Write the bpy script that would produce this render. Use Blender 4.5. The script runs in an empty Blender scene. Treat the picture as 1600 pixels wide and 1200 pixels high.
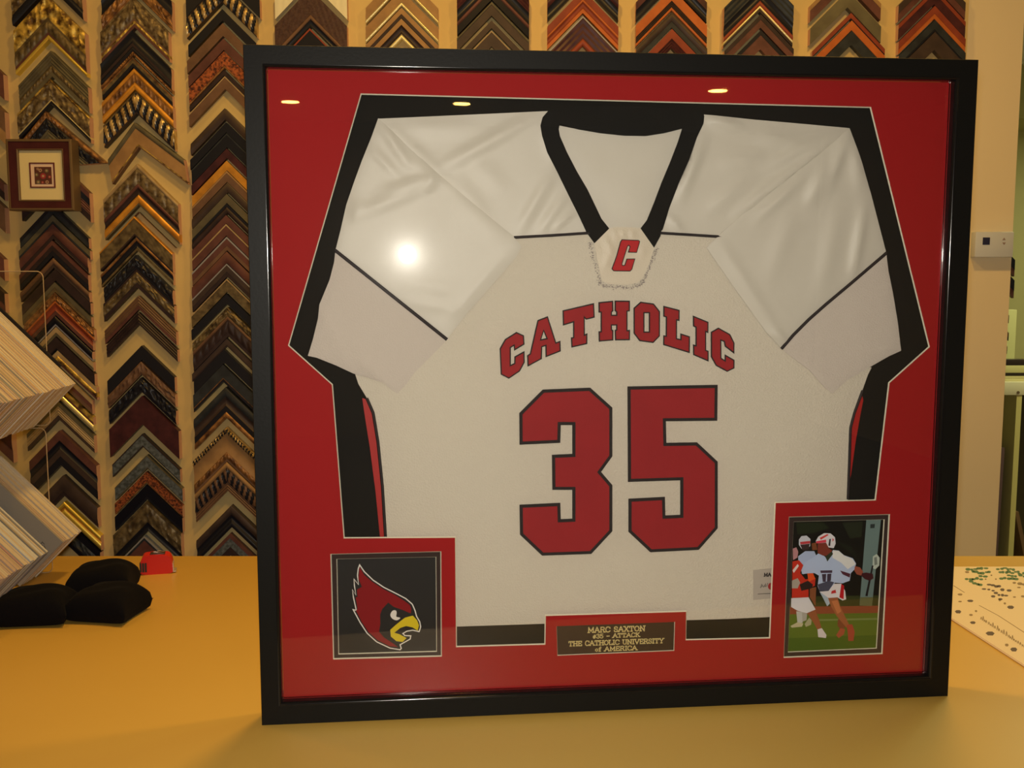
import bpy, bmesh, math, random
from mathutils import Vector, Matrix
from mathutils.geometry import tessellate_polygon
random.seed(7)
SC = bpy.context.scene
COL = SC.collection
# ------------------------------------------------------------------ camera, light, exposure
F = 1620.0; PITCH = 0.1110; CZ = 0.9; CAMH = 0.5934           # CZ: counter top height
EYE = Vector((0, 0, CZ + CAMH))
cam_d = bpy.data.cameras.new('camera'); cam = bpy.data.objects.new('camera', cam_d); COL.objects.link(cam)
cam.location = EYE; cam.rotation_euler = (math.pi/2 - PITCH, 0, 0)
cam_d.sensor_width = 36; cam_d.lens = 36*F/1600; cam_d.clip_start = 0.02
SC.camera = cam
SC.view_settings.view_transform = 'Standard'; SC.view_settings.look = 'None'
SC.view_settings.exposure = 0.0; SC.view_settings.gamma = 1.0; SC.view_settings.use_curve_mapping = False
w = bpy.data.worlds.new('world'); SC.world = w; w.use_nodes = True
w.node_tree.nodes['Background'].inputs[0].default_value = (1, .6, .2, 1)
w.node_tree.nodes['Background'].inputs[1].default_value = 0.05

def light(name, kind, loc, power, color, size=.1, rot=(0, 0, 0), shape='DISK', sy=None, spread=None):
    d = bpy.data.lights.new(name, kind); o = bpy.data.objects.new(name, d); COL.objects.link(o)
    o.location = loc; o.rotation_euler = rot; d.energy = power; d.color = color
    if kind == 'AREA':
        d.shape = shape; d.size = size
        if sy: d.size_y = sy
        if spread: d.spread = spread
    else: d.shadow_soft_size = size
    return o
WARM = (1.0, .55, .12)
fl = light('camera_flash', 'SPOT', EYE + Vector((0, 0, .035)), 45, (1, .93, .80), .017, (math.pi/2 - PITCH + .03, 0, 0))
fl.data.spot_size = math.radians(112); fl.data.spot_blend = 1.0
# recessed ceiling lamps of the shop; two are mirrored in the glass
CEIL = 2.75
for x, y, p in ((-1.15, 1.75, 3.0), (-.2, 1.75, 12), (.75, 1.75, 9.5)):
    light('ceiling_spot', 'AREA', (x, y, CEIL - .03), p, WARM, .16)
for x, y, p in ((-1.9, .3, 1.2), (.1, .35, 1.0), (1.9, .2, .6)):
    light('ceiling_spot', 'AREA', (x, y, CEIL - .03), p, WARM, .16)
for x, y in ((-.317, -5.385), (.943, -5.22), (2.6, -4.3), (-.75, -1.6), (.4, -1.7)):
    light('ceiling_spot', 'AREA', (x, y, CEIL - .03), 3.5, WARM, .13)
light('fluorescent_and_fill_light', 'AREA', (2.7, 3.5, 2.70), 34, (.95, .92, .42), 1.2, shape='RECTANGLE', sy=.3)
light('fluorescent_and_fill_light', 'AREA', (3.7, 5.9, 2.38), 14, (1, .90, .5), .9, shape='RECTANGLE', sy=.3)  # second one is an added fill brightening the far wall, no known fixture

# ------------------------------------------------------------------ measuring helpers
cp, sp = math.cos(PITCH), math.sin(PITCH)
def ray(px, py):
    x = (px - 800)/F; u = (600 - py)/F
    return Vector((x, cp + u*sp, -sp + u*cp))
def at_y(px, py, Y):                     # point of an upright plane parallel to the back wall
    d = ray(px, py); return EYE + d*(Y/d.y)
def at_z(px, py, Z):                     # point of a level plane
    d = ray(px, py); return EYE + d*((Z - EYE.z)/d.z)
FO = Vector((-.32684, 1.29607, CZ)); FYAW = .09968; FW = .94; FH = .864
ca, sa = math.cos(FYAW), math.sin(FYAW)
def fr(px, py, dy):                      # point in the leaning-free frame's own x/z, dy behind its face
    d = ray(px, py); c = EYE - FO
    lc = Vector((c.x*ca + c.y*sa, -c.x*sa + c.y*ca, c.z)); ld = Vector((d.x*ca + d.y*sa, -d.x*sa + d.y*ca, d.z))
    t = (dy - lc.y)/ld.y; p = lc + ld*t
    return (p.x, p.z)
def frs(pts, dy): return [fr(x, y, dy) for x, y in pts]

# ------------------------------------------------------------------ materials
def lin(c):
    return tuple(((v/255)/12.92 if v <= 10 else ((v/255 + .055)/1.055)**2.4) for v in c)
LW = (.60, .345, .125)                     # tint of the shop light at the back wall
LF = (.67, .59, .47)                     # tint of the light on the frame (flash and lamps)
def pig(c, L, mx=.86):
    v = [a/b for a, b in zip(lin(c), L)]; k = max(1, max(v)/mx); return tuple(a/k for a in v)
MATS = {}
def mat(name, col, rough=.6, metal=0, spec=.5, bump=None, vary=None, coat=0, sheen=0):
    """bump=(scale, strength, kind); vary=(scale, colour2, contrast, kind)"""
    if name in MATS: return MATS[name]
    m = bpy.data.materials.new(name); m.use_nodes = True; nt = m.node_tree; b = nt.nodes['Principled BSDF']
    b.inputs['Base Color'].default_value = (*col, 1); b.inputs['Roughness'].default_value = rough
    b.inputs['Metallic'].default_value = metal; b.inputs['Specular IOR Level'].default_value = spec
    b.inputs['Coat Weight'].default_value = coat; b.inputs['Sheen Weight'].default_value = sheen
    def tex(kind, scale):
        tc = nt.nodes.new('ShaderNodeTexCoord'); mp = nt.nodes.new('ShaderNodeMapping')
        nt.links.new(tc.outputs['Object'], mp.inputs['Vector'])
        if kind == 'voronoi':
            t = nt.nodes.new('ShaderNodeTexVoronoi'); t.inputs['Scale'].default_value = scale; out = t.outputs['Distance']
        elif kind == 'wave':
            t = nt.nodes.new('ShaderNodeTexWave'); t.inputs['Scale'].default_value = scale; t.inputs['Distortion'].default_value = 3; out = t.outputs['Fac']
            t.bands_direction = 'DIAGONAL'
        elif kind == 'grain':
            t = nt.nodes.new('ShaderNodeTexNoise'); t.inputs['Scale'].default_value = scale; t.inputs['Detail'].default_value = 6; out = t.outputs['Fac']
            mp.inputs['Scale'].default_value = (1, 1, .12); mp.inputs['Rotation'].default_value = (0, math.radians(45), 0)
        else:
            t = nt.nodes.new('ShaderNodeTexNoise'); t.inputs['Scale'].default_value = scale; t.inputs['Detail'].default_value = 5; out = t.outputs['Fac']
        nt.links.new(mp.outputs[0], t.inputs['Vector']); return out
    if vary:
        sc, c2, con, kind = vary
        o = tex(kind, sc); r = nt.nodes.new('ShaderNodeValToRGB')
        r.color_ramp.elements[0].position = .5 - con; r.color_ramp.elements[0].color = (*c2, 1)
        r.color_ramp.elements[1].position = .5 + con; r.color_ramp.elements[1].color = (*col, 1)
        nt.links.new(o, r.inputs[0]); nt.links.new(r.outputs[0], b.inputs['Base Color'])
    if bump:
        sc, st, kind = bump
        o = tex(kind, sc); n = nt.nodes.new('ShaderNodeBump'); n.inputs['Strength'].default_value = st; n.inputs['Distance'].default_value = .002
        nt.links.new(o, n.inputs['Height']); nt.links.new(n.outputs[0], b.inputs['Normal'])
    MATS[name] = m; return m
def wmat(name, c, rough=.45, metal=0, c2=None, scale=40, con=.18, kind='noise', bump=None, coat=0):
    return mat(name, pig(c, LW), rough, metal, .28, bump, (scale, pig(c2, LW), con, kind) if c2 else None, coat)
def fmat(name, c, rough=.8, c2=None, scale=60, con=.2, kind='noise', bump=None, spec=.3, sheen=0):
    return mat(name, pig(c, LF), rough, 0, spec, bump, (scale, pig(c2, LF), con, kind) if c2 else None, 0, sheen)

M_wall = mat('painted wall', (.84, .76, .58), .8, bump=(120, .08, 'noise'))
M_board = mat('sample board felt', (.74, .60, .29), .95, vary=(5, (.66, .53, .25), .3, 'noise'))
M_ceil = mat('ceiling tile', (.72, .72, .68), .9, bump=(200, .15, 'noise'))
M_floor = mat('floor tile', (.25, .20, .15), .5, vary=(6, (.2, .16, .12), .3, 'noise'))
M_counter = mat('counter laminate', (.66, .44, .10), .42, spec=.35, vary=(3, (.63, .415, .092), .4, 'noise'))
M_black = mat('satin black lacquer', (.007, .0075, .0075), .46, spec=.2, bump=(260, .06, 'noise'))
M_blacklip = mat('gloss black lacquer', (.008, .008, .009), .13, spec=.4)
M_redmat = mat('red mat board', (.385, .010, .012), .75, spec=.25, bump=(900, .05, 'noise'))
M_bevel = mat('cream bevel core', (.85, .80, .62), .7)
M_blackmat = mat('black mat board', (.014, .0135, .012), .85, spec=.2)
M_mesh = mat('white jersey knit', (.71, .65, .54), .85, spec=.2, bump=(420, .35, 'voronoi'), sheen=.1)
M_cuff = mat('white sleeve knit', (.66, .59, .52), .88, spec=.2, bump=(500, .25, 'voronoi'), sheen=.1)
M_satin = mat('white dazzle satin', (.68, .64, .55), .43, spec=.55, bump=(1500, .12, 'noise'), sheen=.1)
M_pipe = mat('black piping', (.02, .014, .016), .7)
M_twillk = mat('black twill', (.022, .016, .016), .8, bump=(900, .3, 'noise'))
M_twillr = mat('red twill', (.37, .014, .018), .75, bump=(900, .2, 'noise'), vary=(30, (.33, .012, .016), .3, 'noise'))
M_twillb = mat('bright red twill', (.50, .012, .016), .7, bump=(900, .2, 'noise'))
M_redpanel = mat('red side panel', (.45, .012, .010), .6)

M_glass = bpy.data.materials.new('picture glass'); M_glass.use_nodes = True
nt = M_glass.node_tree; nt.nodes.clear()
out = nt.nodes.new('ShaderNodeOutputMaterial'); mx = nt.nodes.new('ShaderNodeMixShader'); fz = nt.nodes.new('ShaderNodeFresnel'); fz.inputs['IOR'].default_value = 1.45
tr = nt.nodes.new('ShaderNodeBsdfTransparent'); gl = nt.nodes.new('ShaderNodeBsdfGlossy'); gl.inputs['Roughness'].default_value = .012
g2 = nt.nodes.new('ShaderNodeBsdfGlossy'); g2.inputs['Roughness'].default_value = .13; m2 = nt.nodes.new('ShaderNodeMixShader'); m2.inputs[0].default_value = .035
nt.links.new(gl.outputs[0], m2.inputs[1]); nt.links.new(g2.outputs[0], m2.inputs[2])
nt.links.new(fz.outputs[0], mx.inputs[0]); nt.links.new(tr.outputs[0], mx.inputs[1]); nt.links.new(m2.outputs[0], mx.inputs[2]); nt.links.new(mx.outputs[0], out.inputs[0])
M_acryl = bpy.data.materials.new('clear acrylic'); M_acryl.use_nodes = True
nt = M_acryl.node_tree; nt.nodes.clear()
out = nt.nodes.new('ShaderNodeOutputMaterial'); mx = nt.nodes.new('ShaderNodeMixShader'); fz = nt.nodes.new('ShaderNodeFresnel'); fz.inputs['IOR'].default_value = 1.35
tr = nt.nodes.new('ShaderNodeBsdfTransparent'); tr.inputs[0].default_value = (.97, .96, .93, 1); gl = nt.nodes.new('ShaderNodeBsdfGlossy'); gl.inputs['Roughness'].default_value = .1
nt.links.new(fz.outputs[0], mx.inputs[0]); nt.links.new(tr.outputs[0], mx.inputs[1]); nt.links.new(gl.outputs[0], mx.inputs[2]); nt.links.new(mx.outputs[0], out.inputs[0])
M_acrylrim = mat('polished acrylic rim', (.62, .48, .30), .3)

# ------------------------------------------------------------------ object helpers
def link(name, bm, mats, parent=None, loc=(0, 0, 0), rot=(0, 0, 0), smooth=None):
    me = bpy.data.meshes.new(name); bm.to_mesh(me); bm.free()
    for m in (mats if isinstance(mats, (list, tuple)) else [mats]): me.materials.append(m)
    if smooth:
        me.polygons.foreach_set('use_smooth', [True]*len(me.polygons)); me.set_sharp_from_angle(angle=math.radians(smooth))
    o = bpy.data.objects.new(name, me); COL.objects.link(o); o.parent = parent; o.location = loc; o.rotation_euler = rot
    return o
def empty(name, loc=(0, 0, 0), rz=0):
    o = bpy.data.objects.new(name, None); COL.objects.link(o); o.location = loc; o.rotation_euler = (0, 0, rz); o.empty_display_size = .05
    return o
def tag(o, label=None, cat=None, group=None, kind=None):
    if label: o['label'] = label
    if cat: o['category'] = cat
    if group: o['group'] = group
    if kind: o['kind'] = kind
    return o
def box(bm, x0, x1, y0, y1, z0, z1, mi=0):
    v = [bm.verts.new(p) for p in ((x0, y0, z0), (x1, y0, z0), (x1, y1, z0), (x0, y1, z0), (x0, y0, z1), (x1, y0, z1), (x1, y1, z1), (x0, y1, z1))]
    for f in ((3, 2, 1, 0), (4, 5, 6, 7), (0, 1, 5, 4), (1, 2, 6, 5), (2, 3, 7, 6), (3, 0, 4, 7)):
        bm.faces.new([v[i] for i in f]).material_index = mi
def boxobj(name, dims, m, parent=None, bev=0, loc=(0, 0, 0), rot=(0, 0, 0), seg=2):
    bm = bmesh.new(); box(bm, *dims)
    if bev: bmesh.ops.bevel(bm, geom=bm.edges[:], offset=bev, segments=seg, affect='EDGES', profile=.5)
    return link(name, bm, m, parent, loc, rot, smooth=40 if bev else None)
def area2(p): return sum(p[i][0]*p[(i+1) % len(p)][1] - p[(i+1) % len(p)][0]*p[i][1] for i in range(len(p)))/2
def inset(p, d):
    """offset a closed 2-D outline inwards by d (negative: outwards) with mitred corners"""
    n = len(p); s = 1 if area2(p) > 0 else -1; res = []
    for i in range(n):
        a, b, c = Vector(p[i-1]), Vector(p[i]), Vector(p[(i+1) % n])
        e1 = (b - a).normalized(); e2 = (c - b).normalized()
        n1 = Vector((-e1.y, e1.x))*s; n2 = Vector((-e2.y, e2.x))*s
        k = n1 + n2; q = max(.35, k.dot(k)/2)
        res.append(tuple(b + k*(d/q)))
    return res
def prism(bm, outer, holes, y0, y1, mi=0, side_mi=None):
    """flat plate in the x/z plane: front at y0 (towards the viewer), back at y1"""
    loops = [outer] + list(holes)
    polys = [[Vector((x, 0, z)) for x, z in l] for l in loops]
    flat = [p for l in loops for p in l]
    tris = tessellate_polygon([[Vector((x, z, 0)) for x, z in l] for l in loops])
    vf = [bm.verts.new((x, y0, z)) for x, z in flat]; vb = [bm.verts.new((x, y1, z)) for x, z in flat]
    for t in tris:
        a, b, c = (Vector((flat[i][0], flat[i][1])) for i in t)
        cr = (b - a).x*(c - a).y - (b - a).y*(c - a).x
        if abs(cr) < 1e-14: continue
        t = t if cr > 0 else t[::-1]
        try:
            bm.faces.new([vf[i] for i in t]).material_index = mi; bm.faces.new([vb[i] for i in t[::-1]]).material_index = mi
        except ValueError: pass
    k = 0
    for li, l in enumerate(loops):
        n = len(l); ccw = area2(l) > 0
        if li > 0: ccw = not ccw
        for i in range(n):
            a, b = k + i, k + (i+1) % n
            if not ccw: a, b = b, a
            try: bm.faces.new((vf[a], vb[a], vb[b], vf[b])).material_index = mi if side_mi is None else side_mi
            except ValueError: pass
        k += n
def plate(name, outer, holes, y0, y1, m, parent, **k):
    bm = bmesh.new(); prism(bm, outer, holes, y0, y1); return link(name, bm, m, parent, **k)
def stack(name, polys, y, step, parent, thick=None):
    """printed picture: each (outline, material) lies a hair in front of the one before"""
    bm = bmesh.new(); ms = []
    for i, (pts, m) in enumerate(polys):
        if m not in ms: ms.append(m)
        prism(bm, pts, [], y - i*step, (y - i*step + step*.9) if (thick is None or i) else y + thick, ms.index(m))
    return link(name, bm, ms, parent)
def spline(p, n=6, closed=True):
    r = []; N = len(p)
    for i in range(N if closed else N - 1):
        g = lambda j: p[j % N] if closed else p[max(0, min(N-1, j))]
        p0, p1, p2, p3 = g(i-1), g(i), g(i+1), g(i+2)
        for k in range(n):
            t = k/n
            r.append(tuple(.5*(2*b + (c - a)*t + (2*a - 5*b + 4*c - d)*t*t + (-a + 3*b - 3*c + d)*t**3) for a, b, c, d in zip(p0, p1, p2, p3)))
    if not closed: r.append(tuple(p[-1]))
    return r
def tube(bm, pts, r, n=8, mi=0, cap=True):
    rings = []
    for i, p in enumerate(pts):
        p = Vector(p); d = (Vector(pts[min(i+1, len(pts)-1)]) - Vector(pts[max(i-1, 0)])).normalized()
        u = d.orthogonal().normalized() if i == 0 else (u - d*u.dot(d)).normalized()
        v = d.cross(u); rr = r[i] if isinstance(r, (list, tuple)) else r
        rings.append([bm.verts.new(p + (u*math.cos(6.2832*k/n) + v*math.sin(6.2832*k/n))*rr) for k in range(n)])
    for a, b in zip(rings, rings[1:]):
        for k in range(n): bm.faces.new((a[k], a[(k+1) % n], b[(k+1) % n], b[k])).material_index = mi
    if cap: bm.faces.new(rings[0][::-1]); bm.faces.new(rings[-1])

# ------------------------------------------------------------------ the room
YW = 2.75                                 # face of the sample wall
XE = at_y(1579, 430, YW).x                # free end of that wall
def struct(name, dims, m, **k): return tag(boxobj(name, dims, m, **k), kind='structure')
struct('floor', (-2.8, 4.6, -6.6, 7.3, -.05, 0), M_floor)
struct('ceiling', (-2.8, 4.6, -6.6, 7.3, CEIL, CEIL + .06), M_ceil)
struct('wall_back', (-2.8, XE, YW, YW + .14, 0, CEIL), M_wall)
XB = at_y(1512, 50, YW - .006).x
struct('trim_1', (-2.7, XB, YW - .006, YW, .3, CEIL - .02), M_board)
struct('wall_left', (-2.92, -2.8, -6.6, 7.3, 0, CEIL), M_wall)
struct('wall_right', (4.6, 4.72, -6.6, 7.3, 0, CEIL), M_wall)
struct('wall_rear', (-2.8, 4.6, -6.72, -6.6, 0, CEIL), mat('brown panelled wall', (.42, .34, .24), .8))
M_far = mat('olive far wall paint', (.50, .50, .25), .8)
struct('wall_far', (-2.8, 4.6, 7.2, 7.3, 0, CEIL), M_far)
struct('trim_2', (-.5, 4.6, 6.6, 7.2, 2.42, CEIL), mat('olive soffit paint', (.42, .42, .20), .8))

# counter: worktop standing on a closed base
cn = empty('shop_counter', (0, 1.55, 0)); tag(cn, 'long golden yellow laminate counter under the framed jersey', 'counter')
YB = at_z(300, 868.5, CZ).y
boxobj('worktop', (-2.3, 2.4, 1.0 - 1.55, YB - 1.55, CZ - .035, CZ), M_counter, cn, .002)
boxobj('base', (-2.25, 2.35, 1.05 - 1.55, YB - .03 - 1.55, 0, CZ - .035), mat('counter base laminate', (.42, .32, .18), .6), cn)

# ------------------------------------------------------------------ framed jersey
fj = empty('framed_jersey', FO, FYAW)
tag(fj, 'large black frame with white lacrosse jersey number 35 in red mat, standing on the counter', 'framed jersey')
G = .013; YM = .0175; MT = .0022; YJ = .0250; YBK = .0285      # glass, red mat, mat thickness, jersey, black backing
inn = [fr(416, 102, .004), fr(1490, 128, .004), fr(1451, 1057, .004), fr(440, 1095, .004)]
ix0 = (inn[0][0] + inn[3][0])/2; ix1 = (inn[1][0] + inn[2][0])/2; iz1 = (inn[0][1] + inn[1][1])/2; iz0 = (inn[2][1] + inn[3][1])/2
# moulding profile from the outer edge (0) to the inner edge (1): (inward fraction, y)
prof = [(0, .042), (0, .0016), (.012, .0004), (.03, 0), (0.86, 0)] + [(.86 + .14*math.sin(math.radians(q)), 0.0044*(1 - math.cos(math.radians(q)))) for q in (8, 16, 26, 38, 52, 68, 84)] + [(1.0, .0125), (1.0, .042)]
oc = [(0, 0), (FW, 0), (FW, FH), (0, FH)]; ic = [(ix0, iz0), (ix1, iz0), (ix1, iz1), (ix0, iz1)]
for k in range(4):
    k2 = (k + 1) % 4; bm = bmesh.new(); rows = []
    for f, y in prof:
        rows.append([bm.verts.new((oc[j][0] + (ic[j][0] - oc[j][0])*f, y, oc[j][1] + (ic[j][1] - oc[j][1])*f)) for j in (k, k2)])
    for i in range(len(rows)):
        a, b = rows[i], rows[(i+1) % len(rows)]
        bm.faces.new((a[0], a[1], b[1], b[0])).material_index = 1 if 4 <= i <= 12 else 0
    bm.faces.new([r[0] for r in rows][::-1]); bm.faces.new([r[1] for r in rows])
    bmesh.ops.recalc_face_normals(bm, faces=bm.faces[:])
    fr_o = link('frame_rail', bm, [M_black, M_blacklip], fj, smooth=50)
    for pl_ in fr_o.data.polygons:
        if pl_.material_index == 0: pl_.use_smooth = False
e = .0005
boxobj('glass', (ix0 - 0*e + e, ix1 - e, G, G + .002, iz0 + e, iz1 - e), M_glass, fj)
mo = [(ix0 + e, iz0 + e), (ix1 - e, iz0 + e), (ix1 - e, iz1 - e), (ix0 + e, iz1 - e)]
big = [(563.6, 146), (1361, 167), (1453, 542), (1390, 598.5), (1368.5, 782), (1212, 786), (1203.5, 997.5), (1071.3, 1000.5), (1072, 956), (852.8, 962.5), (852.2, 1007.3), (712.6, 1011.3), (711, 840.2), (537, 841.3), (518.5, 601.3), (450, 540)]
lg = [(516.3, 865.5), (689.5, 861.4), (690.4, 1026), (520.5, 1030.5)]
ph = [(1232.6, 807.4), (1390.6, 803.4), (1379, 1022), (1224.4, 1028)]
pq = [(869.6, 978.5), (1054.7, 971.7), (1053.5, 1017), (870.9, 1024.6)]
holes = [frs(h, YM) for h in (big, lg, ph, pq)]
rm = plate('red_mat', mo, holes, YM, YM + MT, M_redmat, fj)
def bevel(h, y, wdt, parent):
    ins = inset(h, wdt); bm = bmesh.new(); n = len(h)
    a = [bm.verts.new((x, y - .00005, z)) for x, z in inset(h, -.0002)]; b = [bm.verts.new((x, y + MT*.8, z)) for x, z in ins]
    for i in range(n): bm.faces.new((a[i], a[(i+1) % n], b[(i+1) % n], b[i]))
    bmesh.ops.recalc_face_normals(bm, faces=bm.faces[:])
    for f in bm.faces:
        if f.normal.y > 0: f.normal_flip()
    return tag(link('bevel', bm, M_bevel, parent), 'cream bevelled edge of the mat opening')
for k, h in enumerate(holes): bevel(h, YM, .0006 if k == 3 else .0013, rm)
plate('backing_board', inset(mo, .004), [], YBK, YBK + .004, M_blackmat, fj)
# inner black mats of the two small windows
Y2 = YM + MT + .0003
lgi = [(525.7, 873.3), (681.7, 870), (682.8, 1018.5), (528.7, 1022.7)]
phi = [(1240, 815), (1382.4, 811.4), (1370, 1013.4), (1231, 1019.4)]
M_bm2 = fmat('charcoal mat board', (48, 34, 28), .85)
Y2b = Y2 + .0018
for o4, i4 in ((lg, lgi), (ph, phi)):
    bmk = plate('black_mat', inset(frs(o4, Y2), -.004), [frs(i4, Y2)], Y2, Y2 + .0015, M_bm2, fj)
    bevel(frs(i4, Y2), Y2, .0009, bmk)

# ---- jersey cloth
def seg_d(p, a, b):
    ab = b - a; t = max(0, min(1, (p - a).dot(ab)/max(1e-12, ab.length_squared))); return (p - a - ab*t).length, t
def cloth(name, pts, y, m, parent, creases=(), grid=.007, thick=.0012, puff=0., label=None):
    """pts in picture pixels; creases: (x0,y0,x1,y1,width px,height mm)"""
    q = frs(pts, y); bm = bmesh.new()
    vs = [bm.verts.new((x, y, z)) for x, z in q]
    for t in tessellate_polygon([[Vector((x, z, 0)) for x, z in q]]):
        try: bm.faces.new([vs[i] for i in t])
        except ValueError: pass
    xs = [p[0] for p in q]; zs = [p[1] for p in q]
    if creases or puff:
        for ax, lo, hi in ((0, min(xs), max(xs)), (2, min(zs), max(zs))):
            c = lo + grid
            while c < hi:
                co = [0, 0, 0]; no = [0, 0, 0]; co[ax] = c; no[ax] = 1
                bmesh.ops.bisect_plane(bm, geom=bm.verts[:] + bm.edges[:] + bm.faces[:], plane_co=co, plane_no=no); c += grid
    bmesh.ops.remove_doubles(bm, verts=bm.verts[:], dist=1e-6)
    bmesh.ops.recalc_face_normals(bm, faces=bm.faces[:])
    if sum(f.normal.y*f.calc_area() for f in bm.faces) > 0: bmesh.ops.reverse_faces(bm, faces=bm.faces[:])
    cr = [(Vector(fr(a, b, y)), Vector(fr(c, d, y)), wd*.00081, h*.0019) for a, b, c, d, wd, h in creases]
    be = [(Vector(q[i]), Vector(q[(i+1) % len(q)])) for i in range(len(q))]
    for v in bm.verts:
        p = Vector((v.co.x, v.co.z)); h = 0
        for a, b, wd, hh in cr:
            d, t = seg_d(p, a, b); h += hh*math.exp(-(d/wd)**2)*(1 - .75*abs(2*t - 1)**2)
        if puff:
            d = min(seg_d(p, a, b)[0] for a, b in be); h += puff*(1 - math.exp(-d/.004))
        v.co.y = y - h
    ed = [e for e in bm.edges if e.is_boundary]
    r = bmesh.ops.extrude_edge_only(bm, edges=ed)
    for v in [g for g in r['geom'] if isinstance(g, bmesh.types.BMVert)]: v.co.y = y + thick
    bmesh.ops.recalc_face_normals(bm, faces=bm.faces[:])
    if sum(f.normal.y*f.calc_area() for f in bm.faces) > 0: bmesh.ops.reverse_faces(bm, faces=bm.faces[:])
    o = link(name, bm, m, parent, smooth=60)
    if label: o['label'] = label
    return o
body = [(800, 366), (860, 362), (917, 360), (929, 376), (975, 372), (1022, 376), (1034, 360), (1128, 366), (1204, 470), (1290, 560), (1362, 574), (1356, 586), (1346, 614), (1333, 646), (1328, 664), (1327.5, 700), (1325, 781), (1322, 800), (1216, 963.5), (1140, 967), (1060, 969.5), (853, 974.5), (700, 979.5), (690, 850), (603, 842), (597, 760), (590, 690), (583, 645), (575, 625), (560, 600), (555, 585), (640, 570), (697, 500), (770, 420)]
jb = cloth('jersey', body, YJ, M_mesh, fj, [(1100, 560, 1160, 640, 22, 1.0), (690, 520, 640, 640, 25, .8), (620, 700, 720, 820, 40, .9), (1310, 640, 1200, 760, 40, .8), (760, 820, 830, 930, 30, .6), (880, 620, 872, 700, 8, .5), (1230, 560, 1330, 640, 20, .6), (930, 900, 1100, 880, 30, .6)], .011, .0012)
jb['label'] = 'white lacrosse jersey with folded sleeves and red lettering'
nb = [(873, 196), (890, 199.5), (903, 202), (938, 208), (976, 212), (1009, 212.5), (1038, 208), (1068, 200), (1062, 226), (1050, 257), (1037, 288), (1025, 320), (1014, 346), (1003, 362), (950, 362), (937, 342), (927, 321), (915, 296), (898, 267), (883, 238), (872, 213)]
cloth('back_lining', nb, YJ + .0006, M_satin, jb, [(960, 260, 1000, 330, 30, .5), (900, 230, 950, 300, 20, .4)], .008, .0008)
yl = [(591, 185.5), (672, 182), (770, 177.5), (857, 173.5), (849, 183), (846, 196), (848, 212), (856, 238), (873, 271), (889, 304), (906, 338), (918, 366), (860, 368), (800, 372), (736, 316), (684, 272), (640, 232)]
yr = [(1100, 179), (1180, 187), (1260, 194), (1327, 200.5), (1276, 243), (1202, 301), (1130, 367), (1080, 367), (1032, 365), (1036, 358), (1046, 325), (1060, 288), (1077, 250), (1089, 215), (1099, 194)]
cloth('yoke', yl, YJ - .0012, M_satin, jb, [(690, 262, 830, 185, 11, 2.2), (600, 190, 700, 285, 10, 1.2), (811, 360, 862, 272, 9, 1.9), (842, 365, 884, 305, 8, 1.8), (862, 362, 896, 328, 6, 1.6), (715, 285, 760, 340, 14, 1.0), (620, 200, 740, 200, 14, .9), (740, 250, 790, 300, 16, .8), (850, 200, 866, 250, 9, .9)], .0045, .001)
cloth('yoke', yr, YJ - .0012, M_satin, jb, [(a, b, c, d, w_, h_*1.6) for a, b, c, d, w_, h_ in [(1320, 203, 1150, 335, 10, 2.4), (1300, 205, 1200, 262, 10, 1.9), (1105, 185, 1160, 200, 10, 1.5), (1098, 220, 1062, 310, 9, 2.0), (1180, 215, 1250, 222, 14, 1.2), (1046, 340, 1066, 362, 5, 1.3), (1120, 260, 1200, 240, 16, 1.0), (1105, 330, 1170, 280, 14, 1.1)]], .0045, .001)
sl = [(591, 184.5), (640, 230), (684, 271), (736, 315), (802, 369), (815, 385), (806, 402), (763, 452), (731, 488), (698, 530), (524, 391.5), (532, 360), (541, 320), (553, 285), (565, 252), (580, 215)]
sr = [(1327, 200), (1346, 254), (1361, 303), (1375, 357), (1385, 395.5), (1327, 445), (1264, 500), (1221, 544), (1198, 520), (1152, 456), (1104, 387), (1127, 364), (1202, 299), (1276, 241)]
cloth('sleeve', sl, YJ - .0030, M_satin, jb, [(594, 192, 640, 262, 7, 1.8), (580, 232, 620, 275, 6, 1.3), (600, 300, 680, 275, 9, 1.6), (560, 335, 668, 290, 12, 1.7), (680, 275, 664, 300, 8, 1.6), (640, 250, 700, 290, 10, .9), (720, 320, 790, 380, 18, .9), (560, 310, 555, 350, 8, 1.0), (700, 500, 790, 395, 9, 1.0), (620, 440, 720, 455, 14, .8), (640, 470, 720, 485, 10, .8), (690, 330, 640, 400, 18, .7)], .0045, .0012, .0008)
cloth('sleeve', sr, YJ - .0030, M_satin, jb, [(a, b, c, d, w_, h_*1.6) for a, b, c, d, w_, h_ in [(1322, 210, 1290, 300, 10, 1.8), (1290, 255, 1262, 320, 12, 1.9), (1330, 215, 1345, 300, 12, 1.2), (1350, 320, 1330, 435, 9, 1.7), (1262, 270, 1180, 345, 8, 1.5), (1240, 330, 1200, 440, 18, .9), (1310, 320, 1280, 460, 16, 1.1), (1125, 380, 1215, 520, 9, .9), (1205, 515, 1230, 535, 8, 1.2)]], .0045, .0012, .0008)
cl = [(524, 392), (698, 531), (689, 541), (668, 562), (649, 581), (635, 600), (621, 615), (613, 610), (599, 598), (575, 590), (553, 584), (525, 571), (495, 559), (481, 556), (489, 530), (497, 497), (499, 476), (515, 437), (522, 410)]
crr = [(1385, 396), (1388, 422), (1395, 456), (1403, 505), (1408, 548), (1390, 556), (1360, 573), (1327, 592), (1312, 604), (1301, 615), (1290, 607), (1264, 578), (1240, 560), (1221, 545), (1264, 500.5), (1327, 445.5)]
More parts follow.
